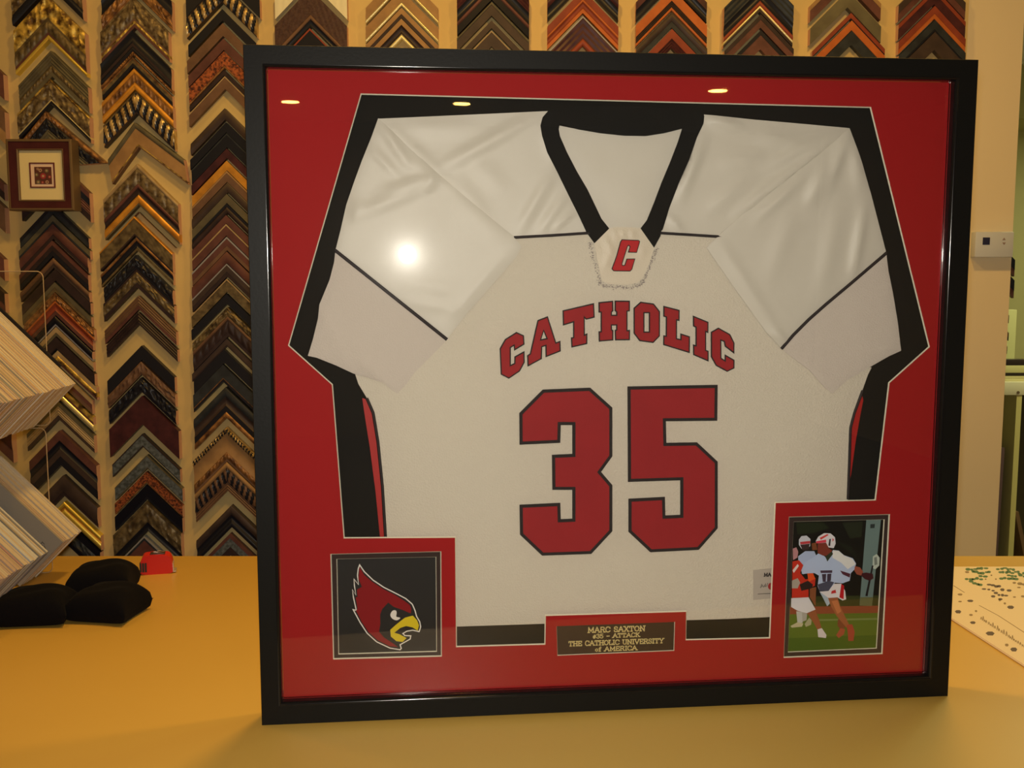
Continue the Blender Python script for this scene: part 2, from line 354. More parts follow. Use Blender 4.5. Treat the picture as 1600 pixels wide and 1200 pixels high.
cloth('cuff', cl, YJ - .0028, M_cuff, jb, [(500, 478, 545, 570, 10, 1.2), (545, 520, 600, 595, 14, 1.0), (530, 410, 600, 470, 20, .7), (560, 560, 612, 605, 7, 1.0)], .006, .0012, .0008)
cloth('cuff', crr, YJ - .0028, M_cuff, jb, [(1250, 560, 1300, 600, 10, .8), (1370, 540, 1400, 548, 8, .8), (1330, 470, 1360, 560, 18, .6)], .006, .0012, .0008)
def strip(name, pts, wpx, y, m, parent, thick=.0012):
    q = [Vector(fr(a, b, y)) for a, b in pts]; hw = wpx*.00081/2; bm = bmesh.new(); tube(bm, [(p.x, y, p.y) for p in q], hw, 8); return link(name, bm, m, parent, smooth=60)
strip('piping', [(523.5, 391), (610, 460), (698.5, 530.5)], 5.5, YJ - .0042, M_pipe, jb)
strip('piping', [(1385.5, 395), (1327, 445), (1290, 476), (1264, 499), (1240, 523), (1221, 545)], 5.5, YJ - .0042, M_pipe, jb)
strip('piping', [(803, 371), (860, 368), (921, 364)], 4.5, YJ - .0018, M_pipe, jb)
strip('piping', [(1031, 364), (1080, 367), (1127, 370)], 4.5, YJ - .0018, M_pipe, jb)
# collar: one black band round the neck
col_l = [(929, 380), (917, 364), (905, 338), (888, 304), (872, 271), (855, 238), (847, 212), (844.5, 196), (848, 183), (857, 172.5), (900, 167), (980, 166), (1050, 169), (1095, 174), (1100.5, 181), (1099.5, 192), (1088.5, 215), (1076, 250), (1059, 288), (1045, 325), (1034, 358), (1032, 369), (1022, 387), (1001, 357), (1011, 344), (1022, 317), (1034, 285), (1047, 254), (1059, 223), (1066, 201), (1038, 208), (1009, 212.5), (976, 212), (938, 208), (903, 202), (875, 193), (873, 202), (875, 213), (886, 238), (901, 267), (918, 296), (930, 321), (940, 342), (952, 357)]
cloth('collar', col_l, YJ - .0026, mat('black collar knit', (.012, .012, .011), .8, spec=.2), jb, (), .01, .0014, 0)
bd = [(952, 356.5), (964, 354.5), (988, 355), (1001, 356.5), (1022, 387), (1016, 408), (1004, 435), (996, 442), (980, 445.5), (955, 444.5), (941, 440), (935, 415), (930.5, 390), (929, 380)]
cloth('neck_patch', bd, YJ - .0022, mat('cream satin patch', (.72, .64, .50), .45, bump=(600, .2, 'noise')), jb, [(946, 372, 958, 400, 5, .9), (972, 358, 974, 372, 4, .9), (985, 358, 990, 374, 4, .8), (945, 420, 952, 395, 6, .8), (1008, 385, 1000, 400, 5, .7), (960, 358, 964, 380, 4, .8)], .0035, .001)
bm = bmesh.new(); M_stitch = fmat('grey stitching', (128, 112, 98), .9)
edge = [(922, 378), (925, 395), (931, 418), (937, 441), (946, 446), (960, 448), (980, 449.5), (997, 446), (1006, 438), (1014, 420), (1021, 402), (1027, 388)]
es = spline(edge, 14, False)
for x, y in es:
    for k in range(2):
        a = Vector(fr(x + random.gauss(0, 2.0), y + random.gauss(0, 1.8), YJ - .0012)); r = random.uniform(.0004, .0009)
        prism(bm, [(a.x - r, a.y), (a.x, a.y - r*.8), (a.x + r, a.y), (a.x, a.y + r*.8)], [], YJ - .0014, YJ - .0002)
link('stitching', bm, M_stitch, jb)
def letter(name, outer, holes, ins, y, parent, red=M_twillr, blk=M_twillk, th=.0009):
    o = frs(outer, y); hs = [frs(h, y) for h in holes]; bm = bmesh.new()
    prism(bm, o, hs, y, y + th, 0); prism(bm, inset(o, ins), [inset(h, -ins) for h in hs], y - .0004, y, 1)
    return link(name, bm, [blk, red], parent)
def T(p, ox, oy, z): return [(ox + x/z, oy + y/z) for x, y in p]
d3 = [(235, 450), (433, 442), (525, 525), (525, 728), (478, 793), (525, 848), (525, 1040), (437, 1135), (232, 1142), (140, 1055), (138, 930), (308, 922), (310, 990), (358, 988), (358, 868), (275, 868), (273, 722), (358, 718), (358, 598), (310, 598), (308, 672), (138, 680), (137, 548)]
d5 = [(588, 437), (964, 430), (962, 580), (748, 582), (750, 672), (878, 670), (964, 750), (964, 1028), (885, 1118), (683, 1128), (592, 1043), (592, 905), (744, 897), (746, 975), (808, 972), (808, 828), (590, 835)]
for d in (d3, d5): letter('digit', T(d, 760, 440, 2.6667), [], .0043, YJ - .0018, jb)
A = (775, 465, 9.231); B = (920, 465, 11.4286); C = (1030, 465, 9.6)
LT = [
 ([(52, 735), (130, 598), (295, 495), (405, 545), (412, 675), (262, 768), (255, 700), (215, 725), (215, 968), (262, 945), (265, 850), (412, 770), (415, 935), (345, 1065), (185, 1172), (68, 1110)], [], A),
 ([(455, 998), (448, 835), (488, 808), (598, 325), (748, 268), (868, 645), (930, 622), (935, 775), (715, 862), (712, 700), (668, 715), (662, 885)], [[(655, 600), (688, 490), (725, 585)]], A),
 ([(960, 185), (1415, 78), (1425, 288), (1300, 320), (1280, 300), (1282, 530), (1318, 515), (1318, 670), (1088, 722), (1080, 575), (1112, 570), (1112, 360), (965, 405)], [], A),
 ([(172, 82), (435, 55), (440, 240), (415, 260), (415, 305), (488, 305), (488, 260), (462, 240), (462, 52), (735, 55), (735, 245), (692, 250), (692, 580), (738, 575), (735, 762), (468, 765), (462, 580), (488, 570), (488, 500), (415, 500), (415, 570), (440, 580), (438, 765), (178, 788), (175, 602), (212, 600), (212, 270), (175, 268)], [], B),
 ([(925, 72), (1160, 105), (1272, 245), (1270, 690), (1150, 812), (905, 778), (800, 640), (800, 185)], [[(995, 280), (1072, 280), (1072, 605), (995, 605)]], B),
 ([(62, 122), (308, 185), (305, 352), (268, 345), (268, 610), (318, 620), (318, 535), (462, 582), (460, 835), (60, 712), (62, 565), (98, 570), (100, 298), (62, 285)], [], C),
 ([(505, 268), (740, 365), (738, 535), (705, 520), (705, 785), (742, 800), (742, 962), (510, 862), (508, 700), (545, 712), (545, 450), (508, 432)], [], C),
 ([(890, 450), (1065, 548), (1130, 680), (1128, 845), (985, 735), (970, 665), (932, 650), (935, 905), (982, 935), (985, 850), (1130, 935), (1130, 1060), (1020, 1115), (850, 1025), (775, 890), (775, 515)], [], C)]
for p, h, z in LT: letter('letter', T(p, *z), [T(q, *z) for q in h], .0017, YJ - .0018, jb)
cc = [(615, 340), (880, 350), (903, 372), (852, 550), (712, 546), (738, 455), (722, 440), (708, 455), (622, 728), (632, 742), (660, 738), (690, 642), (828, 640), (778, 810), (748, 842), (488, 838), (456, 802), (530, 600), (590, 380)]
letter('patch_letter', T(cc, 910, 340, 10), [], .0011, YJ - .0042, jb, M_twillb)
# red side panels with black edges
cloth('side_panel', [(566, 622), (575, 625), (583, 645), (590, 690), (597, 760), (603, 842), (594, 842), (587, 770), (578, 700), (570, 650)], YJ + .0006, M_redpanel, jb, (), label='red mesh side panel')
strip('piping', [(573, 622), (583, 645), (590.5, 690), (597.5, 760), (602.5, 841)], 5, YJ - .0004, M_pipe, jb)
cloth('side_panel', [(1346, 614), (1333, 646), (1328, 664), (1327.5, 700), (1326, 760), (1330, 740), (1337, 690), (1344, 650), (1349, 625)], YJ + .0006, M_redpanel, jb, (), label='red mesh side panel')
strip('piping', [(1348, 610), (1335, 645), (1329, 668), (1327.5, 710), (1325, 780)], 5, YJ - .0004, M_pipe, jb)
# hem label half hidden by the mat
tg = cloth('hem_tag', [(1177, 891), (1208, 888), (1206, 935), (1177, 937.5)], YJ - .0008, fmat('greyish tag', (158, 142, 120), .6), jb, ())

# ---- stroke lettering
FONT = {'A': (.85, [[(0, 0), (.42, 1), (.85, 0)], [(.17, .36), (.68, .36)]], [0, .85]), 'C': (.75, [[(.75, .72), (.72, .9), (.5, 1), (.25, 1), (.06, .8), (0, .5), (.06, .2), (.25, 0), (.5, 0), (.75, .18)]], []),
 'E': (.68, [[(.66, .78), (.66, 1), (.1, 1), (.1, 0), (.68, 0), (.68, .22)], [(.1, .52), (.48, .52)]], []), 'H': (.82, [[(.1, 0), (.1, 1)], [(.72, 0), (.72, 1)], [(.1, .5), (.72, .5)]], [.1, .72, -.1, -.72]),
 'I': (.34, [[(.17, 0), (.17, 1)]], [.17, -.17]), 'K': (.8, [[(.12, 0), (.12, 1)], [(.7, 1), (.12, .42)], [(.32, .6), (.74, 0)]], [.12, -.12, .74]), 'L': (.62, [[(.1, 1), (.1, 0), (.62, 0), (.62, .25)]], [-.1]),
 'M': (1.0, [[(.1, 0), (.1, 1), (.5, .25), (.9, 1), (.9, 0)]], [.1, .9]), 'N': (.85, [[(.1, 0), (.1, 1), (.75, 0), (.75, 1)]], [.1, -.75]), 'O': (.8, [[(.4, 1), (.14, .88), (0, .5), (.14, .12), (.4, 0), (.66, .12), (.8, .5), (.66, .88), (.4, 1)]], []),
 'R': (.8, [[(.1, 0), (.1, 1), (.5, 1), (.68, .88), (.68, .64), (.5, .5), (.1, .5)], [(.42, .5), (.76, 0)]], [.1, .76]), 'S': (.62, [[(.58, .75), (.52, .94), (.3, 1), (.08, .9), (.04, .7), (.2, .56), (.44, .46), (.6, .3), (.54, .08), (.3, 0), (.08, .06), (.02, .26)]], []),
 'T': (.76, [[(.02, .76), (.02, 1), (.74, 1), (.74, .76)], [(.38, 1), (.38, 0)]], [.38]), 'U': (.8, [[(.1, 1), (.1, .25), (.22, .04), (.4, 0), (.58, .04), (.7, .25), (.7, 1)]], [-.1, -.7]), 'V': (.82, [[(0, 1), (.41, 0), (.82, 1)]], [-.04, -.82]),
 'X': (.8, [[(.05, 0), (.75, 1)], [(.05, 1), (.75, 0)]], [.05, .75, -.05, -.75]), 'Y': (.82, [[(.02, 1), (.41, .48), (.8, 1)], [(.41, .48), (.41, 0)]], [.41, -.04, -.8]),
 '3': (.6, [[(.04, .86), (.2, 1), (.44, 1), (.56, .84), (.52, .62), (.28, .54), (.54, .44), (.6, .2), (.44, 0), (.2, 0), (.02, .16)]], []), '5': (.6, [[(.54, 1), (.1, 1), (.06, .55), (.32, .62), (.56, .48), (.56, .16), (.38, 0), (.14, .02), (.02, .16)]], []),
 '#': (.6, [[(.16, 0), (.3, .8)], [(.36, 0), (.5, .8)], [(.04, .26), (.54, .26)], [(.08, .54), (.58, .54)]], []), '-': (.6, [[(.05, .42), (.55, .42)]], []), ' ': (.42, [], []), '/': (.5, [[(.05, 0), (.45, 1)]], []),
 'o': (.52, [[(.26, .6), (.06, .46), (.04, .16), (.26, 0), (.48, .16), (.46, .46), (.26, .6)]], []), 'f': (.42, [[(.42, .92), (.3, 1), (.18, .88), (.18, 0)], [(.02, .58), (.36, .58)]], [.18]), 'd': (.5, [[(.46, 1), (.46, 0)], [(.46, .5), (.2, .58), (.04, .3), (.2, 0), (.46, .1)]], [])}
def write(bm, s, p0, p1, h, y, stroke=.085, th=.0003, mi=0):
    """write s between base points p0 and p1 (x/z), cap height h"""
    p0 = Vector(p0); p1 = Vector(p1); gap = .16
    tot = sum(FONT[c][0] for c in s) + gap*(len(s) - 1); ux = (p1 - p0)/tot; d = ux.normalized(); uy = Vector((-d.y, d.x))*h
    x = 0
    for c in s:
        wd, st, ser = FONT[c]; st = list(st)
        for q in ser:
            yy = 0 if q >= 0 else 1; q = abs(q); st.append([(q - .14, yy), (q + .14, yy)])
        for line in st:
            for a, b in zip(line, line[1:]):
                A_ = p0 + ux*(x + a[0]) + uy*a[1]; B_ = p0 + ux*(x + b[0]) + uy*b[1]; e = (B_ - A_)
                if e.length < 1e-9: continue
                e = e.normalized()*h*stroke; n = Vector((-e.y, e.x))
                prism(bm, [tuple(A_ - e - n), tuple(B_ + e - n), tuple(B_ + e + n), tuple(A_ - e + n)], [], y - th, y, mi)
        x += wd + gap
bm = bmesh.new(); yt = YJ - .0011
write(bm, 'MA', fr(1194, 900.5, yt), fr(1204.5, 900, yt), .0043, yt, .13)
write(bm, 'Ad/', fr(1188.5, 918, yt), fr(1200.5, 915.5, yt), .0042, yt, .06)
a = fr(1184, 928.5, yt); b = fr(1205, 927.5, yt); prism(bm, [a, b, (b[0], b[1] + .0006), (a[0], a[1] + .0006)], [], yt - .0003, yt)
c = fr(1204.5, 916, yt); prism(bm, [(c[0] + .0042*math.cos(k*.4488), c[1] + .005*math.sin(k*.4488)) for k in range(14)], [], yt - .0002, yt, 1)
link('tag_print', bm, [M_twillk, fmat('tag red', (140, 40, 35))], jb)

# ---- name plaque
pl = plate('name_plaque', inset(frs(pq, Y2), -.0006), [], Y2, Y2 + .0012, fmat('dark brown plaque', (50, 34, 22), .4, spec=.5), fj)
bm = bmesh.new(); Z8 = lambda x, y: fr(860 + x/7.805, 965 + y/7.805, Y2)
for s, xa, ya, xb, yb, h in (('MARC SAXTON', 460, 182, 1150, 160, 66), ('#35 - ATTACK', 518, 252, 1088, 230, 52), ('THE CATHOLIC UNIVERSITY', 224, 347, 1378, 307, 60), ('of AMERICA', 548, 411, 1052, 393, 56)):
    write(bm, s, Z8(xa, ya), Z8(xb, yb), h/7.805*.00081, Y2, .10)
link('lettering', bm, mat('pale gold engraving', pig((196, 170, 104), LF), .5), pl)

# ---- bird emblem print
K = lambda p: frs(T(p, 510, 855, 6.668), Y2b)
m_k = mat('print black', (.006, .006, .006), .6); m_w = fmat('print cream white', (205, 190, 165)); m_r = fmat('print red', (118, 16, 18)); m_y = fmat('print yellow', (190, 160, 25))
sil = [(345, 172), (400, 252), (490, 338), (600, 412), (720, 472), (830, 530), (900, 590), (928, 655), (945, 718), (978, 775), (988, 830), (970, 886), (900, 870), (840, 880), (806, 900), (820, 915), (886, 918), (878, 960), (775, 1018), (786, 1055), (770, 1074), (660, 1056), (520, 990), (420, 900), (345, 785), (268, 642), (304, 650), (275, 520), (268, 435), (306, 494), (286, 400), (284, 322), (331, 382), (318, 290), (326, 222)]
redp = [(346, 205), (395, 290), (480, 362), (600, 440), (720, 500), (815, 560), (868, 600), (885, 640), (880, 690), (800, 655), (700, 620), (645, 575), (580, 645), (560, 700), (562, 800), (548, 880), (600, 940), (700, 1005), (745, 1040), (660, 1030), (530, 965), (440, 885), (370, 780), (308, 660), (325, 640), (305, 520), (325, 520), (318, 440), (370, 412), (335, 330)]
beak = [(770, 770), (820, 732), (900, 712), (945, 760), (965, 815), (950, 868), (900, 835), (830, 820), (770, 840), (708, 890), (760, 905), (835, 945), (795, 985), (730, 978), (672, 930), (665, 860), (720, 810)]
eye = [(690, 660), (725, 660), (732, 690), (728, 722), (770, 735), (735, 760), (690, 745), (666, 705)]
stack('emblem_print', [(inset(frs(lgi, Y2b), -.003), m_k), (K(sil), m_w), (inset(K(sil), .0015), m_k), (K(redp), m_r), (K(beak), m_y), (K(spline(eye, 3)), m_w)], Y2b, .00012, fj, .0008)

# ---- action photograph
def pc(c): return fmat('photo ink %02x%02x%02x' % c, c, .5)
Q = lambda p: frs(T(p, 1220, 795, 5), Y2b)
SK = (132, 70, 38)
PH = [([(95, 95), (818, 78), (755, 1098), (50, 1128)], (13, 14, 10)), ([(120, 110), (330, 105), (380, 150), (250, 190), (130, 200)], (26, 32, 16)), ([(480, 110), (640, 100), (630, 220), (540, 230)], (30, 34, 20)), ([(430, 250), (560, 300), (620, 420), (560, 360)], (20, 24, 14)),
 ([(80, 685), (778, 676), (768, 765), (72, 772)], (44, 48, 18)), ([(668, 88), (782, 85), (712, 760), (615, 755)], (96, 110, 98)), ([(700, 120), (735, 118), (732, 150), (698, 152)], (40, 46, 42)), ([(622, 690), (720, 690), (712, 760), (615, 755)], (88, 88, 52)),
 ([(72, 765), (768, 757), (764, 815), (68, 826)], (122, 56, 32)), ([(68, 824), (764, 813), (755, 1098), (50, 1128)], (76, 92, 24)), ([(60, 1010), (760, 985), (755, 1098), (50, 1128)], (58, 80, 18)), ([(300, 862), (762, 852), (762, 866), (300, 876)], (104, 112, 56)),
 ([(120, 800), (165, 805), (170, 890), (130, 895)], (168, 160, 140)), ([(165, 805), (205, 820), (200, 870), (170, 880)], (150, 140, 120)), ([(75, 915), (130, 885), (175, 895), (165, 920), (85, 928)], (170, 155, 112)), ([(185, 900), (220, 850), (240, 870), (235, 905), (195, 922)], (150, 140, 100)),
 ([(240, 270), (275, 262), (285, 320), (245, 322)], (110, 60, 30)), ([(135, 370), (190, 330), (260, 330), (300, 420), (240, 500), (170, 510), (135, 430)], (150, 155, 164)), ([(140, 240), (160, 213), (200, 208), (230, 235), (228, 290), (200, 315), (160, 310), (140, 280)], (178, 172, 164)), ([(150, 258), (229, 250), (228, 270), (152, 278)], (170, 50, 50)), ([(150, 280), (225, 272), (215, 318), (170, 325)], (50, 34, 30)),
 ([(225, 620), (275, 610), (270, 760), (225, 690)], (118, 66, 34)), ([(90, 410), (140, 400), (175, 440), (150, 500), (190, 550), (270, 540), (265, 600), (215, 620), (215, 690), (85, 695)], (172, 40, 22)), ([(205, 500), (245, 490), (268, 545), (215, 570)], (200, 70, 25)), ([(92, 310), (120, 300), (135, 335), (128, 380), (95, 400)], (165, 112, 104)), ([(90, 480), (130, 430), (140, 445), (100, 500)], (200, 180, 160)), ([(145, 590), (210, 560), (250, 590), (240, 620), (160, 640)], (40, 24, 20)), ([(85, 560), (130, 540), (150, 575), (130, 620), (85, 620)], (150, 136, 112)),
 ([(80, 697), (215, 690), (270, 785), (200, 815), (130, 795), (78, 765)], (192, 182, 168)), ([(205, 815), (268, 795), (300, 870), (318, 935), (285, 945), (255, 890)], SK), ([(285, 940), (318, 930), (355, 985), (350, 1008), (290, 1000)], (192, 176, 160)),
 ([(445, 860), (500, 870), (505, 920), (470, 950), (440, 910)], (112, 56, 30)), ([(430, 985), (465, 930), (500, 940), (490, 980), (450, 1008)], (150, 66, 40)), ([(300, 645), (370, 650), (380, 740), (360, 760), (330, 700)], (150, 156, 152)), ([(365, 690), (442, 692), (462, 760), (500, 840), (530, 900), (510, 925), (470, 880), (430, 830), (390, 760)], (142, 78, 42)), ([(395, 720), (440, 710), (470, 800), (440, 820)], (170, 98, 54)),
 ([(510, 905), (555, 900), (575, 960), (565, 1030), (525, 1030), (520, 960)], (150, 56, 36)), ([(395, 585), (470, 583), (500, 640), (508, 705), (480, 715), (440, 690), (370, 695), (300, 645), (370, 640)], (198, 184, 168)), ([(470, 585), (492, 600), (488, 705), (455, 690)], (168, 20, 26)), ([(395, 640), (425, 630), (430, 655), (390, 662)], (170, 40, 36)),
 ([(250, 380), (300, 340), (345, 375), (360, 405), (405, 320), (450, 325), (490, 360), (560, 385), (585, 425), (575, 470), (545, 500), (535, 560), (480, 580), (420, 575), (370, 640), (300, 640), (285, 600), (295, 520), (260, 500), (160, 505), (180, 420)], (158, 163, 170)), ([(405, 322), (450, 327), (490, 362), (555, 388), (583, 430), (520, 470), (470, 420), (400, 380)], (206, 196, 176)), ([(285, 590), (370, 560), (415, 572), (370, 640), (300, 640)], (64, 62, 70)), ([(460, 480), (540, 505), (535, 535), (480, 510)], (72, 30, 40)), ([(305, 480), (400, 478), (398, 498), (310, 500)], (62, 44, 52)), ([(318, 508), (352, 506), (348, 568), (325, 570)], (56, 42, 50)), ([(360, 506), (392, 504), (388, 560), (358, 566)], (56, 42, 50)),
 ([(285, 268), (355, 265), (370, 305), (400, 325), (385, 365), (330, 365), (285, 345)], (112, 46, 30)), ([(345, 370), (395, 330), (405, 350), (360, 410)], (40, 46, 26)), ([(270, 250), (290, 215), (335, 188), (385, 190), (420, 220), (425, 270), (410, 305), (370, 300), (350, 262), (275, 268)], (206, 194, 180)), ([(300, 225), (360, 195), (370, 203), (310, 240)], (190, 60, 50)), ([(272, 252), (350, 238), (352, 260), (275, 268)], (190, 50, 60)), ([(375, 235), (388, 232), (382, 290), (368, 285)], (40, 36, 36)), ([(400, 225), (412, 240), (400, 255)], (190, 50, 50)),
 ([(575, 445), (615, 455), (640, 490), (630, 520), (590, 510), (570, 480)], (138, 68, 46)), ([(715, 370), (745, 350), (768, 380), (765, 440), (735, 470), (712, 460)], (165, 166, 142)), ([(725, 380), (745, 372), (750, 430), (728, 440)], (110, 112, 96)), ([(708, 440), (720, 440), (674, 680), (656, 678)], (24, 22, 22)), ([(630, 500), (665, 495), (715, 505), (720, 540), (690, 560), (650, 545), (625, 520)], (58, 20, 24))]
stack('photo_print', [(inset(Q(p), -.001) if i == 0 else Q(p), pc(c)) for i, (p, c) in enumerate(PH)], Y2b, .00003, fj, .0006)
# ------------------------------------------------------------------ frame corner samples on the wall
from mathutils import noise
M_raw = wmat('raw moulding wood', (168, 106, 58), .8)
gold = dict(metal=.35)
PAL = {
 'gold': wmat('antique gold leaf', (204, 140, 42), .42, .5, (74, 42, 12), 60, .13),
 'brightgold': wmat('bright gold', (226, 160, 44), .3, .6),
 'palegold': wmat('pale gold', (226, 172, 84), .3, .5),
 'orange': wmat('orange gold', (190, 108, 22), .4, .35, (150, 82, 16), 30),
 'copper': wmat('copper leaf', (140, 80, 28), .38, .3, (66, 34, 12), 60),
 'ropegold': wmat('rope gold', (176, 122, 52), .32, .4, (120, 76, 26), 60),
 'coppers': wmat('speckled copper', (150, 66, 22), .4, .3, (60, 26, 12), 170, .12),
 'olive': wmat('olive brown wood', (84, 62, 28), .5, 0, (66, 48, 22), 30),
 'bronze': wmat('dark bronze', (104, 72, 30), .42, .3, (56, 36, 14), 60),
 'floral': wmat('floral bronze', (112, 78, 34), .4, .35, (64, 40, 16), 90, .14),
 'brown': wmat('mid brown wood', (98, 58, 26), .5, 0, (80, 46, 20), 26),
 'ltbrown': wmat('light brown wood', (138, 86, 34), .45, 0, (118, 72, 28), 26),
 'redbrown': wmat('red brown wood', (86, 42, 22), .45, 0, (68, 32, 16), 30),
 'dkbrown': wmat('dark brown wood', (58, 36, 18), .45, 0, (46, 28, 14), 30),
 'choc': wmat('chocolate wood', (44, 25, 14), .45, 0, (34, 19, 10), 40),
 'maroon': wmat('dark maroon wood', (64, 24, 14), .4, 0, (44, 16, 10), 40),
 'black': wmat('black wood', (22, 17, 12), .35),
 'jet': wmat('jet black lacquer', (14, 11, 9), .28),
 'blackolive': wmat('black olive wood', (40, 34, 22), .45, 0, (28, 23, 14), 40),
 'grey': wmat('grey green silvered wood', (84, 72, 48), .5, .1, (54, 46, 28), 130, .14),
 'silver': wmat('dull silver line', (130, 104, 70), .4, .3),
 'tan': wmat('tan wood', (150, 104, 48), .5, 0, (122, 82, 36), 30),
 'orangewood': wmat('orange wood', (160, 70, 18), .42, 0, (140, 58, 14), 24),
 'redwood': wmat('red wood', (122, 44, 16), .42, 0, (100, 34, 12), 24),
 'brushed': wmat('brushed olive metal', (104, 80, 40), .38, .3, (70, 50, 24), 14, .25),
 'cream': wmat('cream woven linen', (198, 156, 88), .85),
 'woven': wmat('brown woven leather', (66, 36, 18), .5, 0, (48, 24, 12), 200),
}
def bands(s):
    """'gold:leaf .5, black .2, copper:bead .3>beading' -> list of (material, kind, fraction, part name)"""
    r = []
    for t in s.split(','):
        t = t.strip(); part = None
        if '>' in t: t, part = t.split('>')
        m, fr_ = t.rsplit(' ', 1); k = 'flat'
        if ':' in m: m, k = m.split(':')
        r.append([m.strip(), k, float(fr_), part])
    tot = sum(b[2] for b in r)
    for b in r: b[2] /= tot
    return r
def chevron(label, xa, ya, xl, xr, v, spec, rot=0, cut='plumb', plane=None, thick=None, seed=0, v0=None):
    Y = plane or (YW - .006)
    th = thick or (.014 + .010*min(1, (v0 or v)/40))
    P = at_y(xa, ya, Y - th); q = at_y(xa, ya + v, Y - th); wl = at_y(xl, ya, Y - th).x; wr = at_y(xr, ya, Y - th).x
    V = P.z - q.z; XL = P.x - wl; XR = wr - P.x
    bs = bands(spec); rng = random.Random(seed*131 + int(ya))
    main = bmesh.new(); mm = []; kids = []
    u = 0; n = len(bs); R2 = math.sqrt(2)
    for bi, (mn, kind, f, part) in enumerate(bs):
        bm = bmesh.new() if part else main; mlist = [] if part else mm
        m = PAL[mn]
        if m not in mlist: mlist.append(m)
        mi = mlist.index(m); gi = mi
        if kind == 'rope':
            if PAL['black'] not in mlist: mlist.append(PAL['black'])
            gi = mlist.index(PAL['black'])
        if M_raw not in mlist and not part: mlist.append(M_raw)
        deco = kind in ('leaf', 'bead', 'rope', 'weave', 'dash')
        nu = 9 if deco else {'flat': 1, 'round': 6, 'cove': 6, 'ridge': 12}[kind]
        wid = f*V/R2; ns = max(2, int(XL*R2/ (.0035 if deco else 1))) if deco else 1
        h0 = th*(1 - .12*bi/max(1, n)); bp = max(.006, wid*1.1); ph = rng.random()*6
        def hgt(uu, s):
            h = h0; t = uu
            if kind == 'round': h += .30*min(wid, .012)*math.sin(math.pi*t)
            elif kind == 'cove': h -= .28*min(wid, .016)*math.sin(math.pi*t)
            elif kind == 'ridge': h += .0011*math.sin(t*6.2832*3)
            elif kind == 'leaf':
                e = math.sin(math.pi*t)**.5; sc_ = 1.7/(wid + .006)
                a_ = noise.noise(Vector((s*sc_, t*1.9, ph))); b_ = noise.noise(Vector((s*sc_*2.3 + 7, t*4 + a_*1.5, ph)))
                h += e*(.0042*(1 - 2.4*abs(a_)) + .0022*b_)
            elif kind == 'bead': h += .0035*max(0, math.sin(math.pi*t))*abs(math.sin(s*3.1416/bp))**.6
            elif kind == 'rope': h += .0048*math.sin(math.pi*t)**.5*(.25 + abs(math.sin(s*3.1416/(.55*wid + .003) + 2.2*t)))
            elif kind == 'dash': h += .0022*max(0, math.sin(math.pi*t))*max(0, math.sin(s*6.2832/.016))
            elif kind == 'weave': h += .0006*math.sin(s*1500)*math.sin(t*wid*1500)
            return h
        grid = {}
        for i in range(nu + 1):
            t = i/nu; uu = (u + f*t)*V
            for side, X in ((-1, XL), (1, XR)):
                for j in range(ns + 1):
                    if side == 1 and j == 0: continue
                    x = X*j/ns
                    if cut == 'level': x = max(0, X - uu)*j/ns
                    a = (i, side*j)
                    grid[a] = bm.verts.new((side*x, -hgt(t, x*R2 + (.3 if side > 0 else 0)), -x - uu))
        for i in range(nu):
            for j in range(-ns, ns):
                fc = bm.faces.new((grid[(i, j)], grid[(i+1, j)], grid[(i+1, j+1)], grid[(i, j+1)])); fc.material_index = mi
                if kind == 'rope':
                    sd = XL if j < 0 else XR; s_ = abs(j + .5)/ns*sd*R2 + (.3 if j >= 0 else 0)
                    if abs(math.sin(s_*3.1416/(.55*wid + .003) + 2.2*(i + .5)/nu)) < .76: fc.material_index = gi
        rawi = mlist.index(M_raw) if M_raw in mlist else mi
        for j in (-ns, ns):                                    # end grain
            top = [grid[(i, j)] for i in range(nu + 1)]
            bot = [bm.verts.new((p.co.x, 0, p.co.z)) for p in top]
            for i in range(nu):
                q4 = (top[i], bot[i], bot[i+1], top[i+1]) if j > 0 else (top[i+1], bot[i+1], bot[i], top[i])
                bm.faces.new(q4[::-1]).material_index = rawi
        for i, first in ((0, True), (nu, False)):             # long side walls
            row = [grid[(i, j)] for j in range(-ns, ns + 1)]; bot = [bm.verts.new((p.co.x, 0, p.co.z)) for p in row]
            for k in range(len(row) - 1):
                q4 = (row[k], row[k+1], bot[k+1], bot[k])
                bm.faces.new(q4 if not first else q4[::-1]).material_index = mi
        if part: kids.append((part, bm, mlist))
        u += f
    bmesh.ops.recalc_face_normals(main, faces=main.faces[:])
    o = link('corner_sample', main, mm, None, (P.x, Y, P.z), (0, -math.radians(rot), 0), smooth=38)
    tag(o, label, 'frame corner', 'frame corner samples on the wall')
    for part, bm, ml in kids:
        bmesh.ops.recalc_face_normals(bm, faces=bm.faces[:]); link(part, bm, ml, o, smooth=38)
    return o
ORD = 'topmost second third fourth fifth sixth seventh eighth ninth tenth eleventh twelfth thirteenth fourteenth fifteenth sixteenth seventeenth eighteenth nineteenth twentieth'.split() + ['twenty-' + w for w in 'first second third fourth fifth sixth seventh eighth ninth'.split()] + ['thirtieth', 'thirty-first', 'thirty-second', 'thirty-third', 'thirty-fourth']
COLS = []
